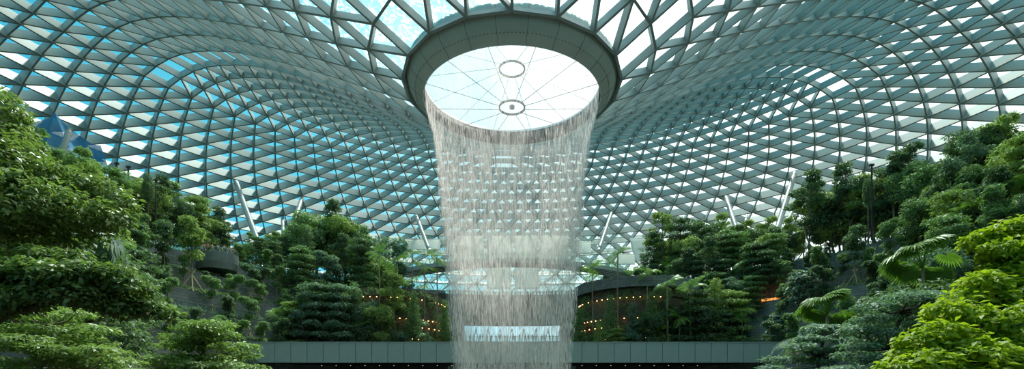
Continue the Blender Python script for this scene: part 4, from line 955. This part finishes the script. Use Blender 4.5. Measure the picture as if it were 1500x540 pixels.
# shrubs at the foot of the drums and climbing plants on them
for sgn, side in ((-1, 'left'), (1, 'right')):
    for i in range(16):
        t = R(180+sgn*(-35+i*7.5)); rr_ = 12.6+.9*(i % 2); p = Vector((sgn*24.5+rr_*math.sin(t), 101+rr_*math.cos(t), 8.0))
        kind = ['broad_shrub', 'conical_tree', 'feather_palm', 'broad_shrub'][i % 4]; lm = ['leaf_olive', 'leaf_mid', 'palm', 'leaf_dark'][i % 4]
        if 'palm' in kind: o = palm(kind, 5, lm, H=4.5)
        else: o = make_tree(kind, 12, lm)
        place(o, p, rnd.uniform(0, 6), rnd.uniform(.7, 1.1)); tag(o, '%s %s hugging the %s drum wall, %s from its outer end' % (LM[lm], KW[kind], side, ORD[i]), 'palm' if 'palm' in kind else 'shrub', 'plants at the foot of the drum walls')
    o = MB().lathe([(11.4,-10),(11.4,8.0),(14.2,8.0),(14.2,-10)], 48, c=(sgn*24.5, 101), closed=True).build('wall_%s_drum_planter' % side, M['dark_stone']); tag(o, 'curved planter ledge around the foot of the %s drum wall' % side, kind='structure')
    cs = []
    q = random.Random(6+sgn)
    for i in range(150):
        t = R(180+sgn*q.uniform(-60, 95)); z = 8.5+9*q.random()**1.3; cs.append((sgn*24.5+11.3*math.sin(t), 101+11.3*math.cos(t), z))
    V = leaves(cs, [q.uniform(.3, .8) for c in cs], 9000, .26, 60+sgn, 1.1, .2, .5)
    o = quads('climbing_plants', V, M['leaf_mid']); tag(o, 'creeping vines and ferns covering the %s drum wall' % side, 'vines', kind='stuff')

# tall slim palms flanking the waterfall behind the viaduct
for i, (px, cy, lab) in enumerate(((556, 372, 'left'), (578, 384, 'left'), (604, 372, 'left'), (622, 392, 'left'), (640, 378, 'left'), (868, 392, 'right'), (905, 372, 'right'), (948, 398, 'right'))):
    d_ = 91.5+(i % 3)*.7 if 600 < px < 900 else 89.2; top = pix(px, cy, d_); zb = 8.0 if d_ > 90.3 else 4.1
    o = palm('feather_palm', 90+i % 2, ['palm', 'palm_bright'][i % 2], H=16.0, L=3.2, nf=12); place(o, (top.x, top.y, zb), i*1.3, 1.0, (top.z-zb)/16.0)
    tag(o, 'tall slim palm %s of the waterfall behind the viaduct, %s of these from the left' % (lab, ORD[i]), 'palm', 'tall slim palms flanking the waterfall')
# trees standing close behind the viaduct further out, covering the slope
for sgn, side in ((-1, 'left'), (1, 'right')):
    for i in range(9):
        x = sgn*(21+i*2.1); d_ = 89.0; kind = ['airy_tree', 'conical_tree', 'rounded_tree', 'layered_tree'][(i*3+(sgn > 0)) % 4]; lm = ['leaf_olive', 'leaf_dark', 'leaf_blue', 'leaf_mid'][(i+(sgn > 0)*2) % 4]
        hh = [15, 11, 13, 16, 12, 10, 13, 11, 9][i]*(1.0 if sgn < 0 else .8); o = make_tree(kind, 12, lm, 'pale_bark' if kind == 'airy_tree' else 'bark')
        place(o, (x, d_, 4.05), i*2.0, hh/11.0, hh/9.5); tag(o, 'tall %s %s on the planter behind the viaduct, %s outward, %s' % (LM[lm], KW[kind].replace('tall ', ''), ORD[i], side), 'tree', 'tall trees on the planters behind the viaduct')

# individually staked young trees on the open stretches of the terraces
for i, (px, row, dr, hh, lm, lab) in enumerate(((168, 4, 1.4, 9.5, 'leaf_dark', 'left slope, nearest the foreground foliage'), (203, 3, 1.2, 9.0, 'leaf_mid', 'left slope, second from the foreground foliage'),
        (241, 3, 1.2, 10.5, 'leaf_dark', 'left slope, third from the foreground foliage'), (281, 3, 1.2, 12.6, 'leaf_olive', 'left slope, tallest, just left of the balcony'),
        (1195, 3, 1.2, 8.0, 'leaf_mid', 'right slope, first right of the orange light strip'), (1252, 3, 1.2, 10.0, 'leaf_dark', 'right slope, second right of the orange light strip'), (1304, 3, 1.2, 9.0, 'leaf_mid', 'right slope, third right of the orange light strip'))):
    r, z = TR[row]; cand = [pol(r+dr, a_*.1, z-.35) for a_ in range(-1100, 1100)]; b = min(cand, key=lambda p: abs(px_of(p)-px))
    o = make_tree('slender_tree', 11+i % 2, lm, 'pale_bark', True); place(o, b, i*1.1, hh/8.6, hh/7.8); o.name = 'staked_tree'
    tag(o, 'tall staked young tree, %s' % lab, 'tree', 'young trees with bamboo stakes')
for px, row, lab in ((1176, 2, 'pale silvery umbrella tree just above the right end of the viaduct'), (1140, 1, 'smaller pale umbrella tree left of the orange light strip'), (424, 1, 'pale silvery umbrella tree low on the left slope above the viaduct')):
    r, z = TR[row]; cand = [pol(r+.9, a_*.1, z-.35) for a_ in range(-1100, 1100)]; b = min(cand, key=lambda p: abs(px_of(p)-px))
    o = make_tree('umbrella_tree', 12, 'leaf_pale'); place(o, b, px, 1.25 if px == 1176 else .8, 1.3 if px == 1176 else .8); tag(o, lab, 'tree')
